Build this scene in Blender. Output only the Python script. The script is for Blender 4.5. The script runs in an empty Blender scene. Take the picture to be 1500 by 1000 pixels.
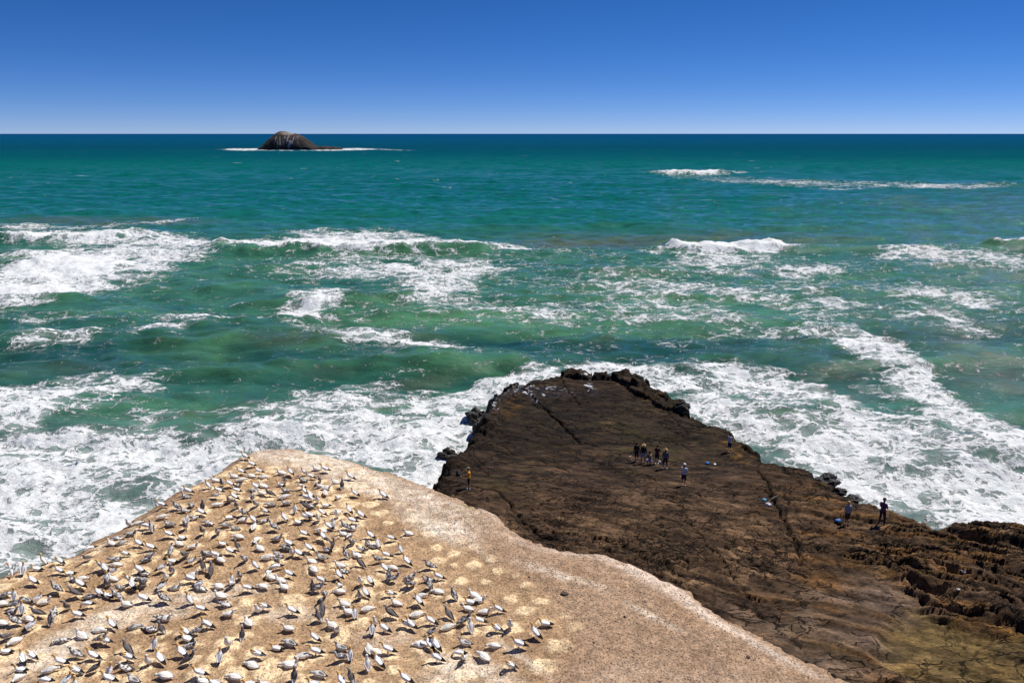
import bpy, bmesh, math, random
import numpy as np
from mathutils import Vector, Matrix
C = bpy.context; S = C.scene; R = math.radians
random.seed(4); RNG = np.random.default_rng(7)

# ---------------------------------------------------------------- camera
CAM_Z = 31.0; PITCH = R(14.6); FPX = 1167.0           # focal length in pixels of the 1500 px photograph
cam = bpy.data.cameras.new('camera'); cam_o = bpy.data.objects.new('camera', cam)
S.collection.objects.link(cam_o); S.camera = cam_o
cam.sensor_width = 36; cam.lens = 36*FPX/1500.0; cam.clip_start = 0.1; cam.clip_end = 500000
cam_o.location = (0, 0, CAM_Z); cam_o.rotation_euler = (math.pi/2-PITCH, 0, 0)
# ---------------------------------------------------------------- sky and sun
SUN_EL = R(57); SUN_AZ = R(37)                         # azimuth above +X axis towards +Y
sv = Vector((math.cos(SUN_EL)*math.cos(SUN_AZ), math.cos(SUN_EL)*math.sin(SUN_AZ), math.sin(SUN_EL)))
W = bpy.data.worlds.new('World'); S.world = W; W.use_nodes = True
nt = W.node_tree; bgn = nt.nodes['Background']
sk = nt.nodes.new('ShaderNodeTexSky'); sk.sky_type = 'NISHITA'; sk.sun_disc = False
sk.sun_elevation = SUN_EL; sk.sun_rotation = math.atan2(sv.x, sv.y)
sk.air_density = 1.0; sk.dust_density = 0.0; sk.ozone_density = 6.0; sk.altitude = 6800
hs = nt.nodes.new('ShaderNodeHueSaturation'); hs.inputs['Saturation'].default_value = 1.21; hs.inputs['Hue'].default_value = 0.5
tint = nt.nodes.new('ShaderNodeMix'); tint.data_type = 'RGBA'; tint.blend_type = 'MULTIPLY'; tint.inputs[0].default_value = 1; tint.inputs[7].default_value = (1.08, .94, 1.10, 1)
nt.links.new(sk.outputs[0], hs.inputs['Color']); nt.links.new(hs.outputs[0], tint.inputs[6]); nt.links.new(tint.outputs[2], bgn.inputs[0])
bgn.inputs[1].default_value = 0.083
sl = bpy.data.lights.new('sun', 'SUN'); sl.energy = 4.9; sl.angle = R(0.5); sl.color = (1, 0.955, 0.89)
so = bpy.data.objects.new('sun', sl); S.collection.objects.link(so)
so.rotation_euler = sv.to_track_quat('Z', 'Y').to_euler()
S.view_settings.view_transform = 'Standard'; S.view_settings.look = 'None'
S.view_settings.exposure = 0.0; S.view_settings.gamma = 1.0
S.render.engine = 'CYCLES'

# ---------------------------------------------------------------- helpers
cp, sp = math.cos(PITCH), math.sin(PITCH)
def at(px, py, z=0.0):
    """the point of the world at height z that the photograph's pixel shows"""
    a = (px-750)/FPX; b = (500-py)/FPX
    d = Vector((a, cp+b*sp, -sp+b*cp)); t = (z-CAM_Z)/d.z
    return Vector((d.x*t, d.y*t, z))
def to_px(X, Y, Z):
    dz = Z-CAM_Z; dep = Y*cp-dz*sp; dep = np.maximum(dep, 0.5)
    return 750+FPX*X/dep, 500-FPX*(Y*sp+dz*cp)/dep

def hash2(ix, iy, s=0):
    h = (ix.astype(np.int64)*374761393 + iy.astype(np.int64)*668265263 + s*1442695041) & 0xffffffff
    h = ((h ^ (h >> 13))*1274126177) & 0xffffffff
    h = (h ^ (h >> 16)) & 0xffffffff
    h = (h*2246822519) & 0xffffffff
    return ((h ^ (h >> 15)) & 0xffffff)/float(0xffffff)
def noise(x, y, s=0):
    """gradient noise, about -1..1"""
    xi = np.floor(x); yi = np.floor(y); xf = x-xi; yf = y-yi
    u = xf*xf*xf*(xf*(xf*6-15)+10); v = yf*yf*yf*(yf*(yf*6-15)+10)
    def g(a, b):
        ang = hash2(xi+a, yi+b, s)*2*np.pi
        return np.cos(ang)*(xf-a)+np.sin(ang)*(yf-b)
    n = (g(0, 0)*(1-u)+g(1, 0)*u)*(1-v)+(g(0, 1)*(1-u)+g(1, 1)*u)*v
    return n*1.5
def fbm(x, y, o=4, s=0, gain=0.5, ridged=False):
    t = 0; a = 1; tot = 0
    for k in range(o):
        n = noise(x*2**k+17.3*k, y*2**k-9.1*k, s+k)
        if ridged: n = 1-2*np.abs(n)
        t = t+a*n; tot += a; a *= gain
    return t/tot
def voro(x, y, s=0, jit=0.9):
    """nearest distance, edge distance, cell random"""
    xi = np.floor(x); yi = np.floor(y)
    f1 = np.full(x.shape, 9.0); f2 = np.full(x.shape, 9.0); cid = np.zeros(x.shape)
    for a in (-1, 0, 1):
        for b in (-1, 0, 1):
            cx = xi+a; cy = yi+b
            dx = cx+.5+(hash2(cx, cy, s)-.5)*jit-x; dy = cy+.5+(hash2(cx, cy, s+5)-.5)*jit-y
            d = np.sqrt(dx*dx+dy*dy); r = hash2(cx, cy, s+9)
            m = d < f1
            f2 = np.where(m, f1, np.minimum(f2, d)); cid = np.where(m, r, cid); f1 = np.where(m, d, f1)
    return f1, f2-f1, cid
def sstep(a, b, x):
    t = np.clip((x-a)/(b-a), 0, 1); return t*t*(3-2*t)
def seg_dist(X, Y, pts, closed=False):
    """distance to a polyline, side (+ left of its direction) and fraction along it"""
    P = [(p[0], p[1]) for p in pts]
    if closed: P = P+[P[0]]
    L = [0.0]
    for i in range(len(P)-1): L.append(L[-1]+math.hypot(P[i+1][0]-P[i][0], P[i+1][1]-P[i][1]))
    best = np.full(X.shape, 1e9); side = np.zeros(X.shape); al = np.zeros(X.shape)
    for i in range(len(P)-1):
        ax, ay = P[i]; bx, by = P[i+1]; dx, dy = bx-ax, by-ay; l2 = dx*dx+dy*dy+1e-12
        t = np.clip(((X-ax)*dx+(Y-ay)*dy)/l2, 0, 1)
        d = np.hypot(X-(ax+t*dx), Y-(ay+t*dy)); m = d < best
        sd = np.sign(dx*(Y-ay)-dy*(X-ax))
        best = np.where(m, d, best); side = np.where(m, sd, side); al = np.where(m, (L[i]+t*(L[i+1]-L[i]))/L[-1], al)
    return best, side, al
def inside(X, Y, pts):
    r = np.zeros(X.shape, bool); n = len(pts)
    for i in range(n):
        x1, y1 = pts[i][0], pts[i][1]; x2, y2 = pts[(i+1) % n][0], pts[(i+1) % n][1]
        if y1 == y2: continue
        c = ((y1 > Y) != (y2 > Y)) & (X < (x2-x1)*(Y-y1)/(y2-y1)+x1)
        r ^= c
    return r
def sdf(X, Y, pts):
    """positive inside"""
    d, _, _ = seg_dist(X, Y, pts, True)
    return np.where(inside(X, Y, pts), d, -d)
def blobs(px, py, lst):
    """sum of soft ellipses (cx, cy, rx, ry, degrees, weight)"""
    out = np.zeros(px.shape)
    for cx, cy, rx, ry, a, w in lst:
        ca, sa = math.cos(R(a)), math.sin(R(a)); dx = px-cx; dy = py-cy
        u = (dx*ca+dy*sa)/rx; v = (-dx*sa+dy*ca)/ry
        q = u*u+v*v
        g = np.where(q < 9, w*np.exp(-q*q*0.55), 0)
        out = out+g*(1-np.clip(out, 0, 1)*0.6)
    return out

def grid_mesh(name, X, Y, Z, mat, attrs=None, smooth=True, keep=None):
    """X, Y, Z: 2-D arrays -> one mesh"""
    nr, nc = X.shape
    co = np.stack([X, Y, Z], -1).reshape(-1, 3).astype(np.float32)
    i = np.arange(nr*nc).reshape(nr, nc)
    q = np.stack([i[:-1, :-1], i[:-1, 1:], i[1:, 1:], i[1:, :-1]], -1).reshape(-1, 4)
    if keep is not None:
        kf = keep.reshape(-1)[q].any(1); q = q[kf]
        used = np.zeros(nr*nc, bool); used[q.reshape(-1)] = True
        remap = np.cumsum(used)-1; q = remap[q]; co = co[used]
    else: used = slice(None)
    me = bpy.data.meshes.new(name)
    me.vertices.add(len(co)); me.vertices.foreach_set('co', co.reshape(-1))
    me.loops.add(q.size); me.loops.foreach_set('vertex_index', q.reshape(-1).astype(np.int32))
    me.polygons.add(len(q)); me.polygons.foreach_set('loop_start', np.arange(0, q.size, 4, dtype=np.int32))
    me.polygons.foreach_set('loop_total', np.full(len(q), 4, np.int32))
    me.polygons.foreach_set('use_smooth', np.full(len(q), smooth, bool))
    for k, v in (attrs or {}).items():
        if v.ndim == 3:
            c4 = np.concatenate([v.reshape(-1, 3), np.ones((nr*nc, 1))], 1)[used].astype(np.float32)
            at_ = me.attributes.new(k, 'FLOAT_COLOR', 'POINT'); at_.data.foreach_set('color', c4.reshape(-1))
        else:
            at_ = me.attributes.new(k, 'FLOAT', 'POINT'); at_.data.foreach_set('value', v.reshape(-1)[used].astype(np.float32))
    me.update(); me.validate()
    me.materials.append(mat)
    o = bpy.data.objects.new(name, me); S.collection.objects.link(o)
    return o
def tag(o, label=None, cat=None, group=None, kind=None):
    for k, v in (('label', label), ('category', cat), ('group', group), ('kind', kind)):
        if v: o[k] = v
    return o

# node helpers
class NT:
    def __init__(s, name):
        s.m = bpy.data.materials.new(name); s.m.use_nodes = True; s.t = s.m.node_tree
        s.b = s.t.nodes['Principled BSDF']
    def n(s, ty, props=None, **ins):
        nd = s.t.nodes.new('ShaderNode'+ty)
        for k, v in (props or {}).items(): setattr(nd, k, v)
        for k, v in ins.items():
            key = int(k[1:]) if k[0] == '_' and k[1:].isdigit() else k.replace('_', ' ')
            s.put(nd.inputs[key], v)
        return nd
    def put(s, sock, v):
        if isinstance(v, bpy.types.NodeSocket): s.t.links.new(v, sock)
        else: sock.default_value = v
    def math(s, op, a, b=0.0, c=None, clamp=False):
        nd = s.t.nodes.new('ShaderNodeMath'); nd.operation = op; nd.use_clamp = clamp
        s.put(nd.inputs[0], a); s.put(nd.inputs[1], b)
        if c is not None: s.put(nd.inputs[2], c)
        return nd.outputs[0]
    def mapr(s, v, a, b, c=0.0, d=1.0, smooth=True):
        nd = s.t.nodes.new('ShaderNodeMapRange'); nd.interpolation_type = 'SMOOTHSTEP' if smooth else 'LINEAR'
        s.put(nd.inputs[0], v); s.put(nd.inputs[1], a); s.put(nd.inputs[2], b); s.put(nd.inputs[3], c); s.put(nd.inputs[4], d)
        return nd.outputs[0]
    def mix(s, f, a, b, blend='MIX'):
        nd = s.t.nodes.new('ShaderNodeMix'); nd.data_type = 'RGBA'; nd.blend_type = blend
        s.put(nd.inputs[0], f); s.put(nd.inputs[6], a); s.put(nd.inputs[7], b); return nd.outputs[2]
    def noise(s, vec, scale, detail=4, rough=0.5, dist=0.0):
        nd = s.n('TexNoise'); s.put(nd.inputs['Vector'], vec); nd.inputs['Scale'].default_value = scale
        nd.inputs['Detail'].default_value = detail; nd.inputs['Roughness'].default_value = rough; nd.inputs['Distortion'].default_value = dist
        return nd
    def mapping(s, vec, scale=(1, 1, 1), rot=(0, 0, 0)):
        nd = s.n('Mapping'); s.put(nd.inputs[0], vec); nd.inputs['Scale'].default_value = scale; nd.inputs['Rotation'].default_value = rot
        return nd.outputs[0]
    def attr(s, name, out='Fac'):
        nd = s.n('Attribute'); nd.attribute_name = name; return nd.outputs[out]
    def bump(s, h, strength=1.0, dist=0.1, normal=None):
        nd = s.n('Bump'); s.put(nd.inputs['Height'], h); s.put(nd.inputs['Strength'], strength); s.put(nd.inputs['Distance'], dist)
        if normal is not None: s.put(nd.inputs['Normal'], normal)
        return nd.outputs[0]
def rgba(c): return (c[0], c[1], c[2], 1)
def simple(name, col, rough=0.8, var=0.25, scale=12, metal=0):
    n = NT(name); tc = n.n('TexCoord').outputs['Object']
    f = n.noise(tc, scale, 5).outputs[0]
    n.put(n.b.inputs['Base Color'], n.mix(f, rgba([c*(1-var) for c in col]), rgba([min(1, c*(1+var)) for c in col])))
    n.b.inputs['Roughness'].default_value = rough; n.b.inputs['Metallic'].default_value = metal
    return n.m

# ================================================================ rock platform
def zplat_s(Y):
    return 3.5+3.0*(1-math.exp(-0.19*(63.7-Y)/3.0)) if Y < 63.7 else 3.5-0.045*(Y-63.7)
def atp(px, py, dz=0):
    z = 4.0
    for _ in range(30): z = 0.5*z+0.5*zplat_s(at(px, py, z).y)
    return at(px, py, z+dz)
outline_px = [(640, 716), (638, 700), (655, 690), (650, 676), (672, 664), (690, 645), (699, 628), (703, 612), (722, 590), (724, 577), (742, 563), (766, 561), (790, 555),
              (822, 552), (826, 545), (842, 543), (860, 546), (868, 551), (885, 549), (900, 553), (925, 549), (941, 551), (947, 563), (978, 578), (980, 588),
              (1003, 588), (1006, 604), (1035, 616), (1060, 626), (1085, 640), (1098, 652), (1110, 668), (1125, 676), (1150, 679), (1180, 688), (1205, 700),
              (1222, 710), (1232, 727), (1262, 735), (1290, 742), (1315, 752), (1345, 766), (1374, 778), (1400, 772), (1440, 773), (1470, 771), (1505, 780), (1580, 795), (1700, 830)]
PLAT = [tuple(atp(*p)[:2]) for p in outline_px]
PLAT += [(66, 22), (8, 16), (-4, 30), (-3, 46)]
GX = np.arange(-13, 62, 0.10); GY = np.arange(22, 98, 0.10)
X, Y = np.meshgrid(GX, GY)
def zplat(Y): return np.where(Y < 63.7, 3.5+3.0*(1-np.exp(-0.19*np.maximum(63.7-Y, 0)/3.0)), 3.5-0.045*(Y-63.7))
D = sdf(X, Y, PLAT)
bx, by, cell = voro(X*0.42+0.3*noise(X*.3, Y*.3, 3), Y*0.42, 21)
_, eb_, cell_b = voro(X*1.1+.3*noise(X, Y, 4), Y*1.3, 22)
jag = .25+.75*sstep(28, 18, X)
D = D+0.35*noise(X*0.45, Y*0.45, 11)+jag*(0.7*(cell-0.5)+0.45*(cell_b-.5))+0.15*noise(X*2.3, Y*2.3, 12)
Zb = zplat(Y)
ppx, ppy = to_px(X, Y, Zb)
# direction of the bedding
p0 = atp(1224, 811); p1 = atp(1500, 864); bd = (p1-p0); bd.z = 0; bd.normalize()
U = X*bd.x+Y*bd.y; V = -X*bd.y+Y*bd.x            # along / across (away from the camera)
warp = 0.9*noise(U*0.045, V*0.09, 31)+0.28*noise(U*0.16, V*0.35, 32)
wR = sstep(1050, 1250, ppx+0.35*(ppy-700))           # strongly bedded right part
wM = sstep(690, 780, ppy)*(1-0.55*wR)                # blocky middle part
wF = 1-sstep(640, 740, ppy)                          # smooth far part
def saw(ph): 
    f = ph-np.floor(ph); return np.where(f < 0.2, sstep(0, .2, f), 1-(f-.2)/.8)
ph1 = V*0.36+warp; ph2 = V*1.05+1.4*warp+noise(U*.3, V*.7, 35)
h = 0.30*wR*(saw(ph1)-.5)*(0.3+1.0*sstep(-.3, .5, noise(U*.05, V*.25, 36)))
h += (0.24*wR+0.07)*(saw(ph2)-.5)*(0.2+1.3*sstep(-.3, .4, noise(U*.09, V*.5, 37)))
ph3 = V*2.5+1.6*warp+0.5*noise(U*.25, V*1.0, 38)
h += 0.11*(wR+.6*wM)*(saw(ph3)-.5)*sstep(-.3, .3, noise(U*.15, V*.6, 39))
c1, e1, r1 = voro(U*0.55+.5*noise(X*.8, Y*.8, 41), V*1.35+.5*noise(X*.9, Y*.9, 42), 43)
plate = sstep(0.02, 0.16, e1)
h += wM*(0.34*(r1-.5)+0.22*plate)*(0.4+.9*sstep(-.3, .5, noise(X*.13, Y*.13, 44)))
c2, e2, r2 = voro(U*1.6+.4*noise(X*2, Y*2, 45), V*3.2, 46)
h += (0.08*wM+0.02*wR)*(sstep(0.0, .2, e2)+.8*r2)
h += 0.25*fbm(X*.09, Y*.09, 3, 51)+0.10*fbm(X*.6, Y*.6, 4, 52)+0.035*fbm(X*2.4, Y*2.4, 3, 53)
h += 0.07*wF*fbm(U*.5, V*1.4, 4, 54, ridged=True)
rg_ = fbm(U*.7+.6*noise(X*.7, Y*.7, 57), V*2.0, 4, 55, ridged=True)
h += (0.13*wM+.04*wR)*rg_
rimm = sstep(3.2, .3, D)*sstep(780, 700, ppy)*(.2+.8*sstep(1110, 1030, ppx))
h += rimm*(.32*(cell-.5)+.28*(cell_b-.5)-.05)
_, ve1, _ = voro(U*.16+.35*noise(X*.25, Y*.25, 58), V*.30+.35*noise(X*.25, Y*.25, 59), 60)
_, ve2, _ = voro(U*.42+.3*noise(X*.5, Y*.5, 63), V*.85+.3*noise(X*.5, Y*.5, 64), 65)
vein = np.maximum(sstep(.035, .008, ve1), .6*sstep(.06, .01, ve2)*(wM+wR*.6+.25))
h -= .16*vein
wS = np.clip(blobs(ppx, ppy, [(1290, 880, 60, 22, 20, 1), (1230, 920, 90, 40, 30, 1), (1130, 930, 90, 28, 30, .8), (1200, 975, 90, 25, 20, .8)]), 0, 1)
h = h*(1-.65*wS)+wS*.35*fbm(U*.15, V*.4, 2, 66)
crk = .7*vein*(1-wS)
def crack(pl, w=0.14, dep=0.4):
    global h, crk
    w = w*.5; dep = dep*.8
    pts = [atp(*p) for p in pl]
    Xw = X+.25*noise(X*.8, Y*.8, 61); Yw = Y+.25*noise(X*.8, Y*.8, 62)
    d, _, _ = seg_dist(Xw, Yw, pts)
    g = np.exp(-(d/w)**2); h = h-dep*g; crk = np.maximum(crk, g)
crack([(759, 563), (780, 580), (794, 594), (818, 615), (836, 634), (850, 650)], .22, .5)
crack([(820, 553), (834, 575), (848, 592)], .16, .3)
crack([(690, 713), (714, 718), (730, 722), (758, 754), (790, 790)], .16, .4)
crack([(1110, 690), (1122, 705), (1135, 735), (1150, 765), (1165, 800), (1175, 830)], .2, .5)
crack([(1150, 765), (1158, 712)], .1, .25)
crack([(1293, 780), (1300, 815), (1320, 844), (1349, 885)], .13, .35)
crack([(1375, 778), (1412, 810), (1440, 835), (1470, 870), (1500, 900)], .13, .35)
crack([(967, 800), (968, 830)], .08, .3)
crack([(880, 700), (1000, 715), (1050, 735), (1110, 745)], .1, .2)
crack([(1000, 760), (1060, 830), (1110, 900), (1180, 960)], .12, .3)
crack([(930, 790), (990, 850), (1040, 900), (1110, 950)], .1, .25)
crack([(1090, 700), (1160, 708), (1230, 740), (1300, 790)], .1, .25)
crack([(640, 690), (690, 672), (720, 700), (760, 700)], .1, .25)
crack([(930, 560), (960, 590), (975, 600), (1010, 640)], .12, .3)
crack([(1420, 800), (1440, 860), (1480, 920)], .1, .25)
def ledge(pl, H, back=5.0, blend=0.15):
    """the far side of the line stands H higher and eases back down"""
    global h
    pts = [atp(*p) for p in pl]
    Xw = X+.35*noise(X*.35, Y*.35, 71); Yw = Y+.35*noise(X*.35, Y*.35, 72)+.07*noise(X*1.6, Y*1.6, 74)
    d, s, al = seg_dist(Xw, Yw, pts); sd = d*s
    en = sstep(0, .14, al)*(1-sstep(.86, 1, al))
    h = h+H*en*sstep(-blend, blend, sd)*np.exp(-np.maximum(sd, 0)/back)*(.85+.3*noise(U*.3, V*.3, 75))
ledge([(1290, 852), (1325, 862), (1368, 870), (1399, 897), (1440, 911), (1488, 920), (1560, 935)], 1.0, 4.2, .45)
ledge([(1372, 784), (1416, 789), (1459, 801), (1540, 812)], 0.9, 3.5, .2)
ledge([(1200, 803), (1224, 811), (1270, 823), (1320, 843), (1404, 853), (1500, 866)], .28, 2.0)
ledge([(1095, 676), (1125, 684), (1170, 690), (1240, 712), (1300, 760)], .25, 1.6)
ledge([(1210, 820), (1245, 822), (1285, 833)], .4, .8, .15)
ledge([(1080, 655), (1105, 668), (1120, 672)], .5, 2.0)
ledge([(1100, 730), (1200, 742), (1300, 775), (1420, 800)], .2, 1.5)
# raised blocks on the rim
def block(pl, H):
    global h
    pts = [tuple(atp(*p)[:2]) for p in pl]
    d = sdf(X+.3*noise(X*.7, Y*.7, 81), Y+.3*noise(X*.7, Y*.7, 82), pts)
    h = h+H*sstep(-.06, .12, d)*(1+.35*noise(X*.7, Y*.7, 83)+.3*(cell_b-.5))
block([(895, 553), (925, 548), (943, 552), (947, 566), (935, 573), (915, 565)], .7)
block([(915, 568), (945, 566), (980, 580), (978, 592), (960, 590), (925, 576)], .45)
block([(955, 592), (1003, 590), (1006, 606), (985, 604), (962, 598)], .5)
block([(822, 553), (828, 545), (865, 547), (885, 550), (895, 557), (850, 556)], .6)
block([(700, 632), (722, 592), (726, 578), (735, 590), (728, 625), (712, 640)], .5)
# seaward rim darker, falls into the sea
# the shallow basin in the near right corner
basin = [tuple(atp(*p)[:2]) for p in [(1280, 925), (1310, 900), (1355, 888), (1395, 905), (1440, 925), (1520, 935), (1560, 1020), (1340, 1020), (1290, 970)]]
db = sdf(X+1.2*noise(X*.3, Y*.3, 91), Y+1.0*noise(X*.4, Y*.4, 92), basin)
inb = sstep(-.3, .5, db)
h = h*(1-.55*inb)-.3*inb
c3, e3, r3 = voro(X*2.0, Y*2.0, 95)
spots = inb*sstep(0.05, .35, fbm(X*.35, Y*.35, 3, 96))*sstep(.16, .02, e3)*(r3 > .35)
h = h-.16*spots
Zt = Zb+h
fall = np.where(D > 0, 0, -D)
Z = np.where(D > 0, Zt-0.5*np.exp(-D/0.35), Zt-0.5-fall*3.4+0.9*(cell_b-.5)*np.minimum(fall, 1)+.3*noise(X*1.1, Y*1.1, 98)*np.minimum(fall, 1))
Z = np.maximum(Z, -2.5)
# colour (rock, weed and lichen)
def lerp(a, b, t): return a*(1-t[..., None])+np.array(b)*t[..., None]
col = np.ones(X.shape+(3,))*np.array([0.050, 0.034, 0.024])
col = lerp(col, [0.095, 0.066, 0.045], sstep(-.1, .5, fbm(U*.16, V*.45, 4, 101))*.85)
col = lerp(col, [0.19, 0.135, 0.09], wM*plate*(r1 > .45)*sstep(-.15, .3, fbm(X*.15, Y*.15, 3, 102))*.8)
col = lerp(col, [0.135, 0.078, 0.032], wR*sstep(-.1, .45, fbm(U*.25, V*.9, 4, 103))*.85)
moss = blobs(ppx, ppy, [(900, 640, 120, 22, 5, .8), (990, 650, 90, 18, 8, .7), (880, 600, 100, 30, 5, .6), (1060, 636, 40, 10, 20, .9), (960, 690, 60, 10, 0, .3), (800, 655, 60, 20, 0, .5),
                        (1190, 950, 70, 40, 30, .45), (740, 700, 50, 20, 0, .5)])
col = lerp(col, [0.062, 0.066, 0.016], np.clip(moss*sstep(-.35, .5, fbm(X*.4, Y*.6, 4, 104)), 0, 1)*.8)
col = lerp(col, [0.026, 0.019, 0.013], wF*sstep(-.6, .2, fbm(X*.22, Y*.22, 4, 105))*.9)
col = lerp(col, [0.020, 0.015, 0.011], np.clip(blobs(ppx, ppy, [(800, 615, 70, 36, 0, 1), (850, 590, 90, 20, 0, .7), (740, 640, 50, 30, 0, .7), (700, 690, 50, 20, 0, .5), (820, 740, 80, 30, 0, .3), (1250, 900, 70, 20, 30, .2)]), 0, 1)*.75)
gold = blobs(ppx, ppy, [(1085, 660, 28, 14, 30, 1), (1300, 830, 60, 16, 15, .5), (1430, 920, 70, 7, 12, 1.0), (1420, 810, 60, 15, 10, .4), (1380, 890, 25, 6, 30, .7), (745, 600, 25, 12, -40, .5), (960, 583, 30, 6, 10, .5)])
col = lerp(col, [0.20, 0.115, 0.02], np.clip(gold, 0, 1)*sstep(-.2, .5, fbm(X*.8, Y*.8, 4, 106))*.75)
col = lerp(col, [0.115, 0.092, 0.04], inb*.7)
col = lerp(col, [0.16, 0.12, 0.05], inb*sstep(0, .5, fbm(X*.3, Y*.3, 3, 107))*.6)
col = lerp(col, [0.125, 0.10, 0.088], np.clip(blobs(ppx, ppy, [(1290, 880, 60, 22, 20, .9), (1230, 920, 80, 35, 30, .8), (1130, 930, 80, 25, 30, .7), (1200, 970, 80, 20, 20, .6)]), 0, 1)*sstep(-.5, .4, fbm(U*.3, V*.7, 3, 108)))
rimb = sstep(1.6, .1, D)
col = lerp(col, [0.016, 0.013, 0.011], rimb*sstep(760, 700, ppy)*.85)
col = lerp(col, [0.012, 0.010, 0.008], np.clip(crk+spots, 0, 1)*.8)
col *= (1-.6*(1-plate)*wM*(1-wS))[..., None]
col *= (.52+.78*sstep(-.35, .4, fbm(U*.35, V*1.1, 5, 109))+.25*sstep(.1, .5, fbm(U*.8, V*2.2, 4, 110)))[..., None]
col *= np.array([1.42, 1.22, 1.0])*(1-.22*wF[..., None])
wet = np.clip(blobs(ppx, ppy, [(755, 570, 24, 7, -20, 1), (800, 572, 45, 9, 5, .75), (862, 562, 22, 7, 60, .95), (775, 578, 25, 4, 40, .8), (715, 600, 20, 20, 0, .7)]), 0, 1)

m = NT('rock_platform_stone')
geo = m.n('NewGeometry').outputs['Position']
cb = m.attr('col', 'Color'); wetn = m.attr('wet')
n1 = m.noise(geo, 1.1, 8, .62).outputs[0]
gs = m.mapping(geo, (0.9, 2.6, 2.6), (0, 0, math.atan2(bd.y, bd.x)*-1))
n2 = m.noise(gs, 2.6, 8, .68, 1.2).outputs[0]
vo = m.n('TexVoronoi', {'feature': 'DISTANCE_TO_EDGE'}); m.put(vo.inputs['Vector'], m.mix(0.5, gs, m.noise(geo, 1.5, 4).outputs['Color'])); vo.inputs['Scale'].default_value = 2.2
ed = m.mapr(vo.outputs[0], 0.0, 0.10)
k = m.math('MULTIPLY', m.mapr(n2, .33, .68, .68, 1.36), m.mapr(n1, .3, .7, .68, 1.35))
k = m.math('MULTIPLY', k, m.mapr(ed, 0, 1, .86, 1.0))
jd = m.n('VectorMath', {'operation': 'MULTIPLY_ADD'}); m.put(jd.inputs[0], m.noise(geo, .8, 3).outputs['Color']); jd.inputs[1].default_value = (1.1, 1.1, 0); m.put(jd.inputs[2], m.mapping(geo, (.42, 1.15, .4), (0, 0, math.atan2(bd.y, bd.x)*-1)))
def joints(sc_, w):
    v_ = m.n('TexVoronoi', {'feature': 'DISTANCE_TO_EDGE'}); m.put(v_.inputs['Vector'], jd.outputs[0]); v_.inputs['Scale'].default_value = sc_
    return m.mapr(v_.outputs[0], w*.3, w, 1, 0)
msk = m.noise(geo, .28, 4, .6).outputs[0]
j1 = m.math('MULTIPLY', joints(.75, .035), m.mapr(msk, .38, .5)); j2 = m.math('MULTIPLY', joints(1.9, .075), m.mapr(msk, .44, .60))
jt = m.math('MAXIMUM', j1, j2)
v3 = m.n('TexVoronoi'); m.put(v3.inputs['Vector'], jd.outputs[0]); v3.inputs['Scale'].default_value = 1.9
sepv = m.n('SeparateColor'); m.put(sepv.inputs[0], v3.outputs['Color'])
k = m.math('MULTIPLY', k, m.mapr(sepv.outputs[0], 0, 1, .78, 1.28, False))
k = m.math('MULTIPLY', k, m.mapr(jt, 0, 1, 1, .22))
base = m.n('VectorMath', {'operation': 'SCALE'}); m.put(base.inputs[0], cb); m.put(base.inputs['Scale'], k)
pits = m.noise(geo, 7.5, 6, .7).outputs[0]
basec = m.mix(m.mapr(pits, .33, .39, .6, 0), base.outputs[0], (.012, .009, .007, 1))
# thin run-off foam lying on the wet rim
fv = m.n('TexVoronoi', {'feature': 'DISTANCE_TO_EDGE'}); m.put(fv.inputs['Vector'], m.mix(0.35, geo, m.noise(geo, .8, 4).outputs['Color'])); fv.inputs['Scale'].default_value = .5
ff = m.math('ADD', m.mapr(fv.outputs[0], 0, .12, .55, 0), m.mapr(m.noise(geo, 1.3, 7, .65).outputs[0], .42, .66, -.1, .75))
ff = m.math('MULTIPLY', m.mapr(m.math('MULTIPLY', ff, wetn), .46, .95), .9)
m.put(m.b.inputs['Base Color'], m.mix(ff, basec, (.75, .78, .82, 1)))
m.put(m.b.inputs['Roughness'], m.mapr(wetn, 0, 1, .82, .35))
hb = m.math('ADD', m.math('MULTIPLY', n2, 1.0), m.math('MULTIPLY', ed, .12)); hb = m.math('ADD', hb, m.math('MULTIPLY', pits, .35)); hb = m.math('SUBTRACT', hb, m.math('MULTIPLY', jt, 1.1)); hb = m.math('ADD', hb, m.math('MULTIPLY', sepv.outputs[0], .5))
m.put(m.b.inputs['Normal'], m.bump(hb, .8, .09))
m.b.inputs['Specular IOR Level'].default_value = .12
plat = grid_mesh('rock_platform', X, Y, Z, m.m, {'col': col, 'wet': wet}, keep=(Z > -2.4))
tag(plat, 'dark brown layered rock platform beside the surf', kind='structure')
PZ = (GX, GY, Z.copy())
def samp(G, x, y):
    gx, gy, z = G; fx = (x-gx[0])/(gx[1]-gx[0]); fy = (y-gy[0])/(gy[1]-gy[0])
    i = int(min(max(fx, 0), len(gx)-2)); j = int(min(max(fy, 0), len(gy)-2)); u = fx-i; v = fy-j
    return float((z[j, i]*(1-u)+z[j, i+1]*u)*(1-v)+(z[j+1, i]*(1-u)+z[j+1, i+1]*u)*v)
def on_plat(px, py):
    """the rock surface under a pixel"""
    d = at(px, py, 0)-Vector((0, 0, CAM_Z))
    for i in range(2000):
        t = .5+i*.00025; p = Vector((0, 0, CAM_Z))+d*t
        if PZ[0][0] < p.x < PZ[0][-1] and PZ[1][0] < p.y < PZ[1][-1] and samp(PZ, p.x, p.y) >= p.z: return p
    return atp(px, py)

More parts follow.
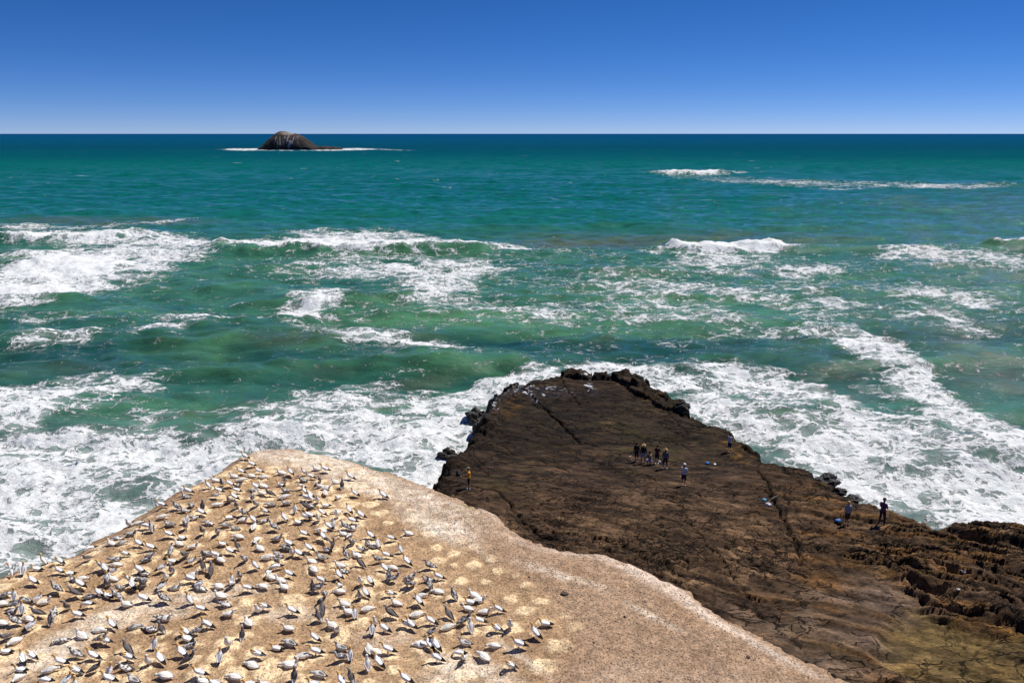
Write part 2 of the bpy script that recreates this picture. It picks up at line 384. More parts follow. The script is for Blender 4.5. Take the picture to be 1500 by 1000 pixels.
# ================================================================ gannet headland
TOP = 9.5
stack_px = [(-60, 862), (0, 836), (60, 818), (110, 804), (145, 782), (185, 765), (230, 733), (262, 712), (300, 697), (330, 680), (348, 666), (366, 656), (395, 651), (418, 650), (445, 656), (480, 661),
            (520, 672), (560, 683), (600, 698), (640, 712), (665, 724), (700, 738), (728, 747), (733, 760), (750, 774), (800, 793), (850, 802), (880, 806), (905, 815), (935, 831),
            (960, 846), (980, 850), (1000, 864), (1025, 885), (1060, 905), (1100, 926), (1130, 942), (1180, 964), (1240, 996), (1300, 1030)]
STK = [tuple(at(px, py, TOP)[:2]) for px, py in stack_px]
STK += [(18, 18), (18, 8), (-34, 8), (-34, 30)]
GX2 = np.arange(-37, 24, 0.095); GY2 = np.arange(6, 60, 0.095)
X, Y = np.meshgrid(GX2, GY2)
_, ec_, cc_ = voro(X*.8+.4*noise(X, Y, 215), Y*.8, 216)
D = sdf(X, Y, STK)+.34+.35*sstep(2, 10, X)+0.22*noise(X*.5, Y*.5, 211)+.22*(cc_-.5)+.10*noise(X*2.2, Y*2.2, 214)+.12*noise(X*1.6, Y*1.6, 212)+.06*noise(X*4, Y*4, 213)
ppx, ppy = to_px(X, Y, np.full(X.shape, TOP))
colony = [(300, 700), (350, 672), (420, 664), (500, 668), (560, 700), (600, 740), (650, 770), (700, 800), (745, 835), (800, 870), (850, 920), (830, 960), (800, 1030), (-80, 1030), (-80, 880), (0, 845), (180, 776)]
COL = [tuple(at(px, py, TOP)[:2]) for px, py in colony]
dc = sdf(X, Y, COL); incol = sstep(-.6, .8, dc)
h2 = 0.28*fbm(X*.12, Y*.12, 3, 221)+.05*fbm(X*.8, Y*.8, 4, 222)+.02*fbm(X*3, Y*3, 3, 223)
# long shallow ledge under the pale streak
h2 += .12*(noise(X*.2, Y*.2, 224))

# birds: (origin of the tile in the photograph, entries "kind facing x y")
BIRDS = '''
150 650: A l 125 67;m l 121 76;A l 86 87;S l 108 90;s d 130 89;s l 119 97;A l 143 97;J u 147 90
300 650: A l 58 17;A l 67 28;A l 79 38;A l 52 38;D l 42 46;D l 67 45;D r 86 47;D r 54 51;D l 14 52;A l 4 59;A l 36 56;S d 25 57;A l 20 66;A l 73 60;s l 71 67;s r 50 60;A l 46 66;P r 17 74;A l 42 75;S d 36 81;D r 18 88;S d 46 90;A l 54 98;D l 84 60;D l 82 70;J l 94 71;S u 69 76;S d 74 87;j l 95 88;P l 86 97;D l 111 41;A L 125 39;S d 117 53;a l 110 58;s l 118 68;D r 117 76;j l 118 86;A u 132 95;A l 146 40;s l 142 52;A l 141 60;A L 146 67;A l 147 77;J l 147 90
450 650: D l 13 35;A l 26 35;A l 4 46;S d 18 53;A l 62 46;D l 40 54;N u 51 57;D l 18 60;D r 29 63;D u 26 70;A l 69 70;D d 45 77;A l 110 73;A L 3 72;A l 4 77;D d 15 84;a l 26 89;s l 4 90;A L 61 94;A l 20 98;D l 43 98;A l 75 99
0 750: A u 34 84;a l 52 81;A l 62 69;P l 86 69;G k 131 51;J d 127 66;A l 86 83;a k 100 88;s l 107 97;D r 120 96;A l 148 76;A l 47 98
150 750: D d 38 16;D r 51 13;G l 62 18;S L 72 22;A l 96 30;a l 115 36;D r 88 5;j l 97 18;A u 123 9;s d 134 8;J d 121 20;s l 21 37;D l 12 43;s r 43 31;A l 52 43;A l 68 49;j r 29 44;P l 30 59;s l 17 68;D l 20 75;S u 100 55;D l 111 44;D r 134 48;J d 121 61;A r 131 70;J L 146 79;A r 72 61;s r 66 68;a l 100 70;A R 87 79;S d 100 85;A l 53 82;s l 60 89;A L 3 80;A r 16 84;A u 5 95;D l 14 95;A l 40 96;S d 58 99;D d 93 97;A l 128 95;D r 133 90;J d 146 27;J d 149 62
300 750: s l 4 15;a k 34 7;D r 57 9;A L 70 8;S d 57 1;D u 72 19;j l 30 18;j l 43 23;s r 88 12;A l 115 5;a l 135 13;A l 146 4;S l 101 20;S d 18 28;D l 48 34;A l 144 29;j r 108 37;D d 76 39;D L 79 51;a l 25 46;A l 36 54;J L 47 48;A l 122 44;s l 118 51;A L 137 57;D d 127 61;D r 93 64;s l 106 62;j l 3 60;A l 14 61;D L 22 69;S d 58 67;A l 73 76;S d 105 70;G k 103 78;G d 93 87;D l 98 94;A l 123 88;J u 9 83;S d 50 93;A u 40 97;D l 109 98
450 750: A l 3 3;D d 44 5;A l 77 2;A l 65 10;D d 16 10;A l 30 18;D u 38 20;S l 56 19;D r 67 22;D l 20 26;A L 23 34;W u 38 49;D l 52 30;s d 61 33;S d 66 42;P l 77 52;S d 88 48;D l 96 47;A L 91 31;A L 103 44;A l 122 35;A L 136 52;D l 147 29;A L 2 50;a l 27 53;j l 20 65;S L 56 61;D l 71 61;J L 77 72;A l 115 60;S k 104 68;A L 145 69;A L 112 79;D l 124 79;S u 119 93;A L 46 89;s l 53 86;D l 47 76;D l 5 70;D L 9 82;A l 18 96;A L 91 97;S r 127 95
600 750: S l 29 76;A l 41 92;s l 26 98;s r 3 94
0 850: s r 9 19;A u 21 20;j l 37 27;A R 56 24;D r 66 29;S r 23 33;A u 32 40;J l 54 45;s r 20 43;S u 76 54;s u 79 45;A R 46 64;S l 21 57;D l 42 54;A l 112 47;J d 97 37;G l 127 32;J l 109 16;S l 82 10;A l 115 3;A l 144 15;j r 132 22;D l 118 78;s k 88 87;D d 20 87;J d 7 81;D l 1 32;D l 0 60;D r 145 70;S r 148 83
150 850: J d 6 4;S d 25 10;A L 43 3;J d 58 5;A R 87 7;j r 108 10;P r 142 4;s l 142 11;a l 6 20;S l 20 20;D l 33 32;A l 57 24;S l 88 24;A l 126 27;A l 143 39;s l 84 53;D r 93 53;J L 86 69;s l 69 70;j r 48 67;A L 13 61;P L 121 72;A l 151 62;S r 138 72;a l 122 83;s r 130 94;A L 116 102;A u 76 91;P l 4 85
300 850: D l 19 6;A l 62 9;D l 84 7;D L 115 7;A d 38 2;D l 21 20;s l 28 34;D r 36 46;P l 84 36;D d 78 45;A l 127 41;D L 63 58;J u 55 78;D l 121 67;j l 123 90;a l 103 97;D d 34 94
450 850: J u 8 8;S r 16 10;S d 25 19;A d 46 5;D l 47 14;D d 79 3;A L 84 15;S d 76 22;P l 120 17;D l 53 32;S d 146 4;D l 129 31;D r 89 39;J l 121 46;D l 59 44;A u 69 47;J u 22 39;J L 15 51;D l 35 63;P d 44 71;A l 9 80;A u 95 70;A l 111 67;D d 99 63;P L 144 61
600 850: S d 3 4;S L 28 4;D l 41 14;A L 12 26;D r 17 20;S L 65 20;D l 93 19;a l 88 30;D r 103 27;D l 84 39;A l 129 39;D r 111 44;J L 57 47;D r 11 48;A l 29 56;D r 57 66;S r 82 56;A l 102 56;D u 89 70;P L 126 67;D d 147 67;S r 33 74;D l 15 91;A L 28 89;A L 38 91;j l 80 90;D l 123 93;A L 2 61
700 880: a l 98 31;A L 84 43;A l 60 60;P l 46 91
0 940: a l 7 12;P l 44 17;A L 32 21;a l 29 38;D d 25 48;A l 88 25;D r 74 38;P l 108 39;A R 98 54;G l 65 53;S l 110 15;A l 135 17;J R 140 35;A u 109 61
150 940: J L 35 7;P l 35 20;s l 33 37;A l 9 51;A R 10 41;D d 66 31;A L 83 21;J R 128 22;D l 90 47;A l 141 42;j l 44 54;D l 146 55
300 940: A u 21 20;P l 74 15;D l 67 31;D l 42 48;A l 14 58;A k 66 60;D r 130 29;D l 121 31;J u 131 47;D r 145 18;D l 86 60
450 940: A l 12 11;S k 49 20;j l 48 7;A u 63 17;j l 16 46;A L 50 54;J L 63 49;D u 89 34;D u 90 7;A L 104 26;A l 118 8;a l 9 60;A L 144 51;D l 99 12
600 940: A l 38 20;G l 72 13;A d 79 20;D L 107 18'''
HEAD = {'l': 172, 'L': 145, 'k': 212, 'r': 8, 'R': 38, 'q': 330, 'u': 100, 'd': 262}
birds = []
for line in BIRDS.strip().split('\n'):
    o_, rest = line.split(':'); ox, oy = map(float, o_.split())
    for e in rest.split(';'):
        ty, fc, x_, y_ = e.split()
        birds.append([ty, fc, ox+float(x_), oy+float(y_)])
hgt = {'A': .30, 'G': .28, 'P': .27, 'N': .3, 'W': .25, 'J': .28, 'S': .27, 'a': .16, 'j': .13, 's': .14, 'm': .14, 'D': .17}
bpos = [at(b[2], b[3], TOP+hgt[b[0]]) for b in birds]
# nest mounds: one near each bird, more on the bare ground of the colony
nests = []
def tryn(x, y, md):
    for q in nests:
        if (q[0]-x)**2+(q[1]-y)**2 < md*md: return
    nests.append((x, y, random.uniform(.22, .34)+.34*random.random()**2, random.uniform(.05, .14)))
for p in bpos: tryn(p.x, p.y+.05, .62)
cx = np.array(COL); x0, x1, y0, y1 = cx[:, 0].min(), cx[:, 0].max(), 24, cx[:, 1].max()
cand = RNG.random((9000, 2))*[x1-x0, y1-y0]+[x0, y0]
cin = inside(cand[:, 0], cand[:, 1], COL)
for (x, y), ok in zip(cand, cin):
    if ok: tryn(x, y, .98)
ncol = np.zeros(X.shape); nz = np.zeros(X.shape); nrand = np.zeros(X.shape)
dx = GX2[1]-GX2[0]
for x, y, r, hh in nests:
    i = int((x-GX2[0])/dx); j = int((y-GY2[0])/dx); k = int(r*2.3/dx)
    if i-k < 0 or j-k < 0 or i+k >= len(GX2) or j+k >= len(GY2): continue
    sl_ = (slice(j-k, j+k), slice(i-k, i+k))
    a = random.uniform(0, 3.14); st = random.uniform(.8, 1.2)
    ddx = X[sl_]-x; ddy = Y[sl_]-y
    d = np.hypot(ddx*math.cos(a)+ddy*math.sin(a), (-ddx*math.sin(a)+ddy*math.cos(a))*st)/r
    d = d+.35*noise(X[sl_]*2.2, Y[sl_]*2.2, 231)+.2*noise(X[sl_]*6, Y[sl_]*6, 232)
    nz[sl_] = np.maximum(nz[sl_], hh*1.2*(np.exp(-np.maximum(d-.25, 0)**2*1.6)-.6*np.exp(-(d/.38)**2)))
    ncol[sl_] = np.maximum(ncol[sl_], np.exp(-np.maximum(d-.35, 0)**2*2.2)*random.uniform(.45, 1.0)*(1-.45*np.exp(-(d/.25)**2)))
h2 += nz
rim = sstep(0, 3.0, D)
Z = TOP+h2*sstep(-.2, 1.2, D)-0.55*np.exp(-np.maximum(D, 0)/.9)
fall = np.maximum(-D, 0)
Z = Z-fall*3.2+.45*noise(X*.9, Y*.9, 241)*np.minimum(fall, 1)+.25*noise(X*.3, Z*1.4, 242)*np.minimum(fall, 1)
Z = np.maximum(Z, -2.5)
# colours
grav = np.array([0.40, 0.275, 0.190])
col = np.ones(X.shape+(3,))*grav
col = lerp(col, [0.46, 0.31, 0.19], incol*.9)
col = lerp(col, [0.32, 0.20, 0.12], sstep(-.05, .5, fbm(X*.35, Y*.35, 4, 251))*.6)
col = lerp(col, [0.60, 0.43, 0.26], incol*sstep(.05, .5, fbm(X*.7, Y*.7, 4, 252))*.45)
col = lerp(col, [0.86, 0.66, 0.43], np.clip(1.1*sstep(.15, .6, ncol+.25*fbm(X*1.8, Y*1.8, 3, 255))*1.05, 0, 1)*incol)
guano = blobs(ppx, ppy, [(500, 688, 120, 18, 17, 1.0), (430, 668, 70, 14, 5, .8), (660, 745, 60, 16, 25, .5), (600, 730, 60, 14, 22, .5), (610, 760, 30, 10, 20, .7), (655, 778, 36, 12, 8, .9), (530, 715, 30, 8, 10, .6), (500, 770, 30, 10, 0, .3),
                         (130, 920, 95, 15, -27, .9), (60, 960, 70, 18, -30, .8), (230, 892, 80, 12, -10, .8), (330, 868, 60, 9, -5, .7), (560, 930, 40, 12, 0, .5), (690, 975, 60, 14, 15, .9), (760, 960, 50, 5, 35, .7),
                         (660, 990, 40, 16, 0, .6), (420, 900, 60, 10, 0, .5), (140, 800, 60, 6, -25, .3), (640, 770, 60, 14, 25, .4), (690, 790, 40, 5, 50, .6), (800, 838, 40, 6, 20, .7), (850, 853, 40, 5, 15, .6), (950, 900, 50, 4, 25, .6)])
col = lerp(col, [0.80, 0.70, 0.60], np.clip(1.2*guano*(.55+.9*fbm(X*.9+.6*Y, Y*1.6-X*.5, 4, 253)), 0, 1))
edge = blobs(ppx, ppy, [(905, 822, 60, 9, 24, .9), (960, 850, 60, 9, 32, 1), (1010, 876, 60, 8, 38, 1), (1070, 912, 60, 8, 27, .8), (1150, 955, 60, 6, 25, .7), (720, 746, 40, 8, 30, .4), (800, 796, 60, 7, 15, .5)])
col = lerp(col, [0.70, 0.58, 0.50], np.clip(edge, 0, 1)*sstep(2.6, .5, D)*sstep(-.9, .0, fbm(X*.8, Y*.8, 3, 254))*.95)
col = lerp(col, [0.30, 0.17, 0.085], sstep(1.1, 0, D)*sstep(330, 250, ppx)*.8)
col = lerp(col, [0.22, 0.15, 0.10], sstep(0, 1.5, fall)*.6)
col = lerp(col, [0.19, 0.19, 0.06], np.clip(blobs(ppx, ppy, [(686, 738, 14, 3.5, 15, .9), (1251, 993, 6, 3, 20, 1)]), 0, 1)*.8)
stain = sstep(.15, .5, fbm(X*.16, Y*.16, 4, 256))*(1-incol)
col = lerp(col, [0.50, 0.38, 0.30], stain*.45)
col = lerp(col, [0.30, 0.195, 0.135], sstep(.1, .45, fbm(X*.22+5, Y*.22, 4, 257))*(1-incol)*.5)
col *= np.array([1.0, .97, .90])
m = NT('clifftop_earth')
geo = m.n('NewGeometry').outputs['Position']; cb = m.attr('col', 'Color'); gv = m.attr('colony')
f1 = m.noise(geo, 2.2, 8, .65).outputs[0]; f2 = m.noise(geo, 9, 6, .7).outputs[0]
vo = m.n('TexVoronoi'); m.put(vo.inputs['Vector'], geo); vo.inputs['Scale'].default_value = 9; 
vr = m.n('SeparateColor'); m.put(vr.inputs[0], vo.outputs['Color'])
st = m.math('MULTIPLY', m.mapr(vo.outputs['Distance'], .18, .38, 1, 0), m.mapr(vr.outputs[0], .50, .62))
kk = m.math('MULTIPLY', m.mapr(f1, .3, .7, .72, 1.28), m.mapr(f2, .35, .65, .62, 1.35))
sc = m.n('VectorMath', {'operation': 'SCALE'}); m.put(sc.inputs[0], cb); m.put(sc.inputs['Scale'], kk)
stc = m.mix(vr.outputs[1], (.42, .31, .22, 1), (.10, .065, .05, 1))
bc = m.mix(m.math('MULTIPLY', st, m.mapr(gv, 0, 1, .9, .35)), sc.outputs[0], stc)
m.put(m.b.inputs['Base Color'], bc); m.b.inputs['Roughness'].default_value = .95; m.b.inputs['Specular IOR Level'].default_value = .15
hh_ = m.math('ADD', m.math('MULTIPLY', f1, .6), m.math('ADD', m.math('MULTIPLY', f2, .6), m.math('MULTIPLY', st, .5)))
m.put(m.b.inputs['Normal'], m.bump(hh_, 1.0, .10))
head = grid_mesh('clifftop_ground', X, Y, Z, m.m, {'col': col, 'colony': incol}, keep=(Z > -2.4))
tag(head, 'tan clifftop ground dotted with pale nest mounds', kind='structure')
HZ = (GX2, GY2, Z)
def on_head(px, py, dz=0):
    p = at(px, py, TOP)
    for _ in range(6): p = at(px, py, samp(HZ, p.x, p.y)+dz)
    return Vector((p.x, p.y, samp(HZ, p.x, p.y)))

# ================================================================ sea
ox0, oy0 = 0.0, -25.0
ang = np.linspace(R(-62), R(62), 1150)
rr = [60.0]
while rr[-1] < 620: rr.append(rr[-1]*1.0029)
while rr[-1] < 3000: rr.append(rr[-1]*1.012)
while rr[-1] < 250000: rr.append(rr[-1]*1.12)
rr = np.array(rr)
A_, R_ = np.meshgrid(ang, rr)
X = ox0+R_*np.sin(A_); Y = oy0+R_*np.cos(A_)
spc = np.maximum(R_*0.0029, R_*(ang[1]-ang[0]))       # mesh spacing: waves shorter than 3 of it fade out
Z = np.zeros(X.shape)
HXs = np.zeros(X.shape)
rg = random.Random(11)
for k in range(46):
    lam = 36*(0.905**k); th = R(-90)+rg.gauss(0, R(20+k*.7)); kx, ky = math.cos(th)*2*math.pi/lam, math.sin(th)*2*math.pi/lam
    amp = (0.0080*lam if lam > 9 else 0.0140*lam)
    fade = np.clip((lam/spc-2.5)/4, 0, 1)
    env = .55+.6*np.clip(noise(X/(lam*3.5)+k*3.1, Y/(lam*3.5)+k*1.7, 300+k)+.35, 0, 1.3)
    Z += amp*env*fade*np.sin(kx*X+ky*Y+rg.uniform(0, 6.28)+1.1*noise(X/(lam*2.2), Y/(lam*2.2), 350+k))
Z *= 1-.5*sstep(600, 3000, R_)
# rolling swells in the surf zone, crests sharpened
for (yy, amp, lam2, sd) in ((84, .8, 7, 400), (104, .9, 8, 408), (126, 1.2, 8, 401), (152, 1.3, 9, 402), (182, 1.1, 10, 403), (214, 1.0, 10, 409), (270, 1.0, 11, 404), (330, 1.1, 13, 405), (400, 1.0, 14, 406), (500, .9, 16, 407), (640, .9, 18, 410)):
    dd = Y-(yy+9*noise(X/70, Y*0+yy, sd)+2.5*noise(X/17, Y/30, sd+1)+.05*X)
    e = np.clip(noise(X/48, Y*0+3, sd+2)*1.1+.5, 0, 1)
    Z += 1.15*amp*e*np.where(dd < 0, np.exp(-(dd/(lam2*.30))**2), np.exp(-(dd/(lam2*.8))**2))
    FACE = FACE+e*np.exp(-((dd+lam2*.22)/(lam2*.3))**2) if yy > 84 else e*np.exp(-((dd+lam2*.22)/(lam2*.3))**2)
px_, py_ = to_px(X, Y, np.zeros(X.shape))
wx = px_+18*noise(X*.06, Y*.06, 411)*np.clip(1.6-R_/400, .3, 1)+12*noise(X*.2, Y*.2, 413)*np.clip(1.6-R_/400, .15, 1); wy = py_+7*noise(X*.05+7, Y*.06, 412)*np.clip(1.7-R_/180, .12, 1)+4*noise(X*.2, Y*.25, 414)*np.clip(1.7-R_/180, .12, 1)
F = blobs(wx, wy, [
    # outer breakers
    (60, 347, 115, 7, 1, 1.45), (160, 344, 45, 5, -4, 1.3), (30, 332, 80, 4, 2, .6), (200, 328, 90, 3.5, -5, .55),
    (150, 378, 135, 22, -6, .80), (50, 405, 110, 22, -8, .85), (40, 433, 90, 12, -6, .9), (240, 350, 60, 9, 4, .5), (200, 400, 70, 16, -10, .6),
    (400, 363, 105, 6, 3, 1.45), (520, 359, 140, 9, 1, 1.5), (660, 363, 90, 5, 2, 1.4), (490, 343, 80, 5, 2, .7), (590, 345, 60, 7, 5, .5),
    (500, 392, 100, 18, 0, .40), (640, 418, 72, 24, -5, .62), (620, 395, 90, 12, 0, .4), (455, 447, 48, 13, -14, .95), (410, 463, 60, 4, 2, .8), (300, 470, 60, 4, 0, .5), (250, 484, 60, 4, -5, .55),
    (1060, 367, 82, 5.5, -1, 1.45), (1010, 360, 35, 4, 5, .9), (1050, 385, 66, 14, 0, .5), (1180, 398, 50, 7, 5, .45), (1180, 363, 60, 3, 0, .3),
    (1018, 253, 60, 3.2, 0, 1.4), (1260, 270, 170, 5, 1, .42), (1100, 265, 100, 5, 3, .36), (1400, 273, 100, 3, 0, .42), (1350, 275, 14, 1.5, 0, .7), (1240, 277, 40, 1.5, 0, .6),
    (1486, 360, 42, 3.5, 2, 1.4), (1420, 380, 110, 14, 5, .5), (1330, 372, 40, 8, 5, .35),
    # streaks in the middle distance
    (560, 500, 120, 10, 8, .5), (640, 510, 60, 7, 5, .45), (120, 490, 90, 6, -6, .5), (60, 465, 60, 8, 0, .35), (1120, 440, 110, 8, 12, .42), (1250, 450, 80, 8, 12, .4), (1400, 440, 100, 8, 8, .35), (950, 430, 100, 16, 5, .30),
    (800, 460, 160, 14, 4, .26), (1060, 470, 120, 14, 8, .3), (700, 390, 60, 10, 0, .2),
    # foam lane on the right
    (1230, 490, 60, 14, 15, .5), (1280, 515, 60, 20, 25, .55), (1330, 550, 60, 24, 32, .58), (1370, 590, 50, 26, 30, .62), (1280, 570, 40, 12, 30, .4), (1390, 470, 60, 8, 20, .3),
    (1440, 650, 90, 30, 16, .85), (1380, 690, 110, 40, 24, .98), (1480, 720, 90, 50, 15, 1.05), (1300, 660, 70, 28, 25, .66), (1280, 705, 70, 26, 25, .98), (1400, 745, 110, 30, 15, 1.12),
    (1330, 620, 50, 18, 20, .55), (1180, 640, 60, 34, 35, .55), (1140, 655, 60, 14, 35, .98), (1210, 690, 60, 16, 30, .95), (1080, 615, 60, 16, 35, .85), (1130, 585, 70, 26, 10, .42), (1040, 598, 40, 14, 30, 1.05), (990, 565, 40, 12, 25, 1.2),
    (930, 546, 60, 7, 6, 1.15), (880, 544, 30, 6, 0, .9), (1060, 548, 60, 14, 5, .62), (1120, 565, 60, 16, 10, .55), (1180, 570, 60, 14, 20, .5), (1250, 610, 60, 20, 30, .45),
    # left foreground
    (30, 600, 55, 22, -6, .95), (0, 580, 60, 12, -8, .6), (120, 577, 100, 8, -10, .75), (190, 572, 40, 7, -5, .7), (160, 600, 60, 14, 0, .42), (60, 565, 100, 8, -6, .5), (230, 615, 60, 12, -20, .40),
    (120, 660, 150, 22, -3, 1.05), (60, 690, 120, 40, 0, .95), (250, 672, 130, 28, 0, .95), (350, 645, 120, 18, -6, .8), (160, 712, 150, 34, -10, .95), (60, 755, 130, 45, -12, .82), (50, 812, 120, 30, -15, .62), (150, 775, 90, 18, -25, .62),
    (460, 640, 110, 20, -12, .62), (560, 650, 90, 28, -12, .75), (600, 682, 70, 26, 10, .9), (520, 610, 100, 18, -8, .42), (420, 598, 130, 22, -10, .36), (620, 615, 50, 20, -30, .9),
    (660, 595, 60, 16, -28, 1.05), (700, 575, 45, 10, -22, 1.1), (650, 640, 40, 22, -50, 1.15), (560, 590, 90, 12, -10, .4), (700, 565, 80, 6, -14, .8), (780, 552, 50, 6, -8, .7), (740, 560, 40, 8, -10, .7), (500, 580, 70, 10, -15, .35),
    # around the island
    (358, 219, 30, 1.3, 0, 1.1), (420, 220.5, 55, .5, 0, .6), (510, 218.8, 30, 1.2, 0, 1.1), (560, 219, 45, .9, 2, .5), (480, 220, 20, .8, 0, .8)])
surf = sstep(330, 380, wy)
F += .19*surf*(1+1.1*fbm(X*.03, Y*.07, 4, 421))*(1-.45*sstep(500, 620, wy))
F += np.clip(blobs(px_, py_, [(920, 410, 200, 36, 4, .14), (700, 470, 250, 30, 2, .08), (1300, 430, 200, 40, 6, .12)]), 0, 1)
dpl = np.full(X.shape, 50.0); near = (R_ < 260)
dpl[near] = -sdf(X[near], Y[near], PLAT)
dst = np.full(X.shape, 50.0); dst[near] = -sdf(X[near], Y[near], STK)
dmin = np.minimum(dpl, dst)
F += near*0.9*np.exp(-np.maximum(dmin-1, 0)/4.0)*(.35+.65*sstep(120, 300, px_))
F = np.where(near & (dmin < 25), F, F)
F *= np.where(near, 1.0, 1.0)
# breakers: raised crests along lines
def breaker(pl, H, wf, wb, sd):
    global Z, F
    pts = [at(*p) for p in pl]
    d, s, al = seg_dist(X+2.2*noise(X*.09, Y*.05, sd), Y+2.2*noise(X*.06, Y*.06, sd+1), pts)
    sdn = d*s; en = sstep(0, .12, al)*(1-sstep(.85, 1, al))
    en = np.where(d < wb*4, en, 0)
    prof = np.where(sdn < 0, np.exp(-(sdn/wf)**2), np.exp(-(sdn/wb)**2))
    Z = Z+H*en*prof*(1+.35*noise(X*.16, Y*.16, sd+2)+.2*noise(X*.5, Y*.5, sd+3))
breaker([(-60, 352), (60, 354), (140, 352), (205, 346), (250, 348)], 1.9, 2.5, 7, 431)
breaker([(290, 362), (340, 371), (450, 371), (600, 371), (700, 369), (760, 363)], 2.0, 2.5, 9, 441)
breaker([(970, 358), (1000, 371), (1080, 371), (1150, 363)], 1.6, 2, 6, 451)
breaker([(950, 254), (1000, 256), (1085, 255)], 3.0, 6, 14, 461)
breaker([(1440, 360), (1480, 365), (1540, 366)], 1.5, 2, 5, 471)
breaker([(380, 468), (430, 470), (480, 464), (520, 458)], .8, 1.2, 3.5, 481)
breaker([(0, 660), (120, 645), (300, 650), (420, 640)], .5, 1.5, 4, 485)
F = np.where(wy > 520, np.minimum(F, 1.03)+.10*np.clip(F-.98, 0, 1)*(noise(X*.07, Y*.1, 427) > .1), F)
fn = np.clip(.95+.9*fbm(X*.10, Y*.16, 3, 425)+.5*fbm(X*.4, Y*.6, 3, 426), .3, 1.3)
F = np.where(F > 1.15, F, np.minimum(F*fn, 1.1)*(1-.10*sstep(.3, .8, F)*sstep(700, 560, wy)))*sstep(1.3, 1.15, F)+F*sstep(1.15, 1.3, F)
Fc = np.clip(F, 0, 1.5)
# churned water has its own relief
lump = .22*fbm(X*.35, Y*.35, 4, 491, ridged=True)+.10*fbm(X*1.1, Y*1.1, 3, 492, ridged=True)
Z += np.clip(Fc, 0, 1)*lump*np.clip(3-R_/150, 0, 1)*1.5
Z += sstep(.8, 1.3, Fc)*.5*np.clip(fbm(X*.22, Y*.22, 4, 493), -1, 1)*(R_ < 500)
Z = np.where(R_ > 2500, 0, Z)
# water colour: deep and clear far out, pale with stirred sand near the shore
far = sstep(560, 210, py_)[..., None]
def ramp(v, stops):
    xs = [s_[0] for s_ in stops]; return np.stack([np.interp(v, xs, [s_[1][i] for s_ in stops]) for i in range(3)], -1)
wyn = py_+7*fbm(X*.004, Y*.004, 3, 501)*np.clip((py_-196)/60, 0, 1)+14*noise(X*.02, Y*.03, 502)*sstep(280, 400, py_)
wc = ramp(wyn, [(196, (.001, .050, .150)), (206, (.001, .062, .130)), (215, (.001, .056, .100)), (228, (.001, .078, .105)), (240, (.001, .110, .100)), (290, (.003, .125, .105)), (320, (.008, .140, .105)), (345, (.024, .140, .098)),
                (400, (.038, .150, .100)), (450, (.040, .150, .095)), (500, (.013, .068, .052)), (545, (.018, .085, .062)), (600, (.050, .165, .120)), (660, (.10, .17, .145)), (900, (.15, .19, .17))])
def lerpw(t, c):
    global wc
    wc = wc*(1-t[..., None])+np.array(c)*t[..., None]
nsh = 1-.75*sstep(570, 680, py_)
g1 = fbm(X*.035, Y*.075, 4, 511)
lerpw(nsh*np.clip(FACE, 0, 1)*surf*.5, [.030, .110, .055])  # near faces of swells toned darker: wave shading put into the colour
lerpw(nsh*surf*sstep(.0, .55, g1)*.6, [.075, .20, .085])
lerpw(nsh*surf*sstep(.05, .6, -g1)*.45, [.022, .105, .088])
lerpw(nsh*np.clip(Z*.55, 0, 1)*surf*.5, [.085, .23, .10])  # crests painted lighter by height: light through thin water put into the colour
lerpw(np.clip(blobs(px_, py_, [(870, 358, 110, 7, 0, .8), (560, 490, 90, 8, 5, .4), (440, 500, 70, 9, 0, .35), (600, 560, 60, 7, -5, .5), (690, 592, 40, 7, 0, .8), (1180, 625, 80, 14, 15, .6), (1060, 590, 50, 10, 20, .5), (490, 600, 80, 14, -5, .55),
                               (320, 605, 90, 8, -10, .4), (60, 545, 90, 8, -5, .4), (150, 325, 160, 7, 0, .6), (1100, 350, 150, 8, 0, .35), (950, 345, 200, 8, 0, .35)]), 0, 1)*sstep(-.5, .5, g1+.3), [.10, .12, .068])
lerpw(np.clip(blobs(px_, py_, [(780, 475, 220, 16, 2, .45), (1050, 455, 160, 25, 5, .35), (640, 470, 150, 12, 0, .35)]), 0, 1), [.10, .27, .12])

m = NT('sea_water_surface')
geo = m.n('NewGeometry').outputs['Position']
foam = m.attr('foam'); wcn = m.attr('col', 'Color')
sep = m.n('SeparateXYZ'); m.put(sep.inputs[0], geo)
dst_ = m.n('VectorMath', {'operation': 'LENGTH'}); m.put(dst_.inputs[0], geo); dist = dst_.outputs['Value']
flat = m.mapping(geo, (1, 1, .3))
wn = m.noise(flat, .22, 5, .6).outputs['Color']
wv = m.n('VectorMath', {'operation': 'MULTIPLY_ADD'}); m.put(wv.inputs[0], wn); wv.inputs[1].default_value = (4.5, 4.5, 0); m.put(wv.inputs[2], flat)
wn2 = m.noise(flat, 1.1, 4, .6).outputs['Color']
wv2 = m.n('VectorMath', {'operation': 'MULTIPLY_ADD'}); m.put(wv2.inputs[0], wn2); wv2.inputs[1].default_value = (1.0, 1.0, 0); m.put(wv2.inputs[2], wv.outputs[0])
def vedge(vec, scale):
    v = m.n('TexVoronoi', {'feature': 'DISTANCE_TO_EDGE'}); m.put(v.inputs['Vector'], vec); v.inputs['Scale'].default_value = scale; return v.outputs[0]
e1_ = vedge(m.mapping(wv2.outputs[0], (.8, 1.15, .2)), .36); e2_ = vedge(m.mapping(wv2.outputs[0], (.8, 1.1, .2)), 1.05)
l1 = m.mapr(e1_, 0, .11, 1, 0); l2 = m.mapr(e2_, 0, .2, 1, 0)
lace = m.math('MAXIMUM', l1, m.math('MULTIPLY', l2, .72))
nf = m.noise(m.mapping(wv.outputs[0], (.42, 1.5, .3)), .5, 10, .68, .4).outputs[0]
nfb = m.noise(flat, 3.2, 6, .7).outputs[0]
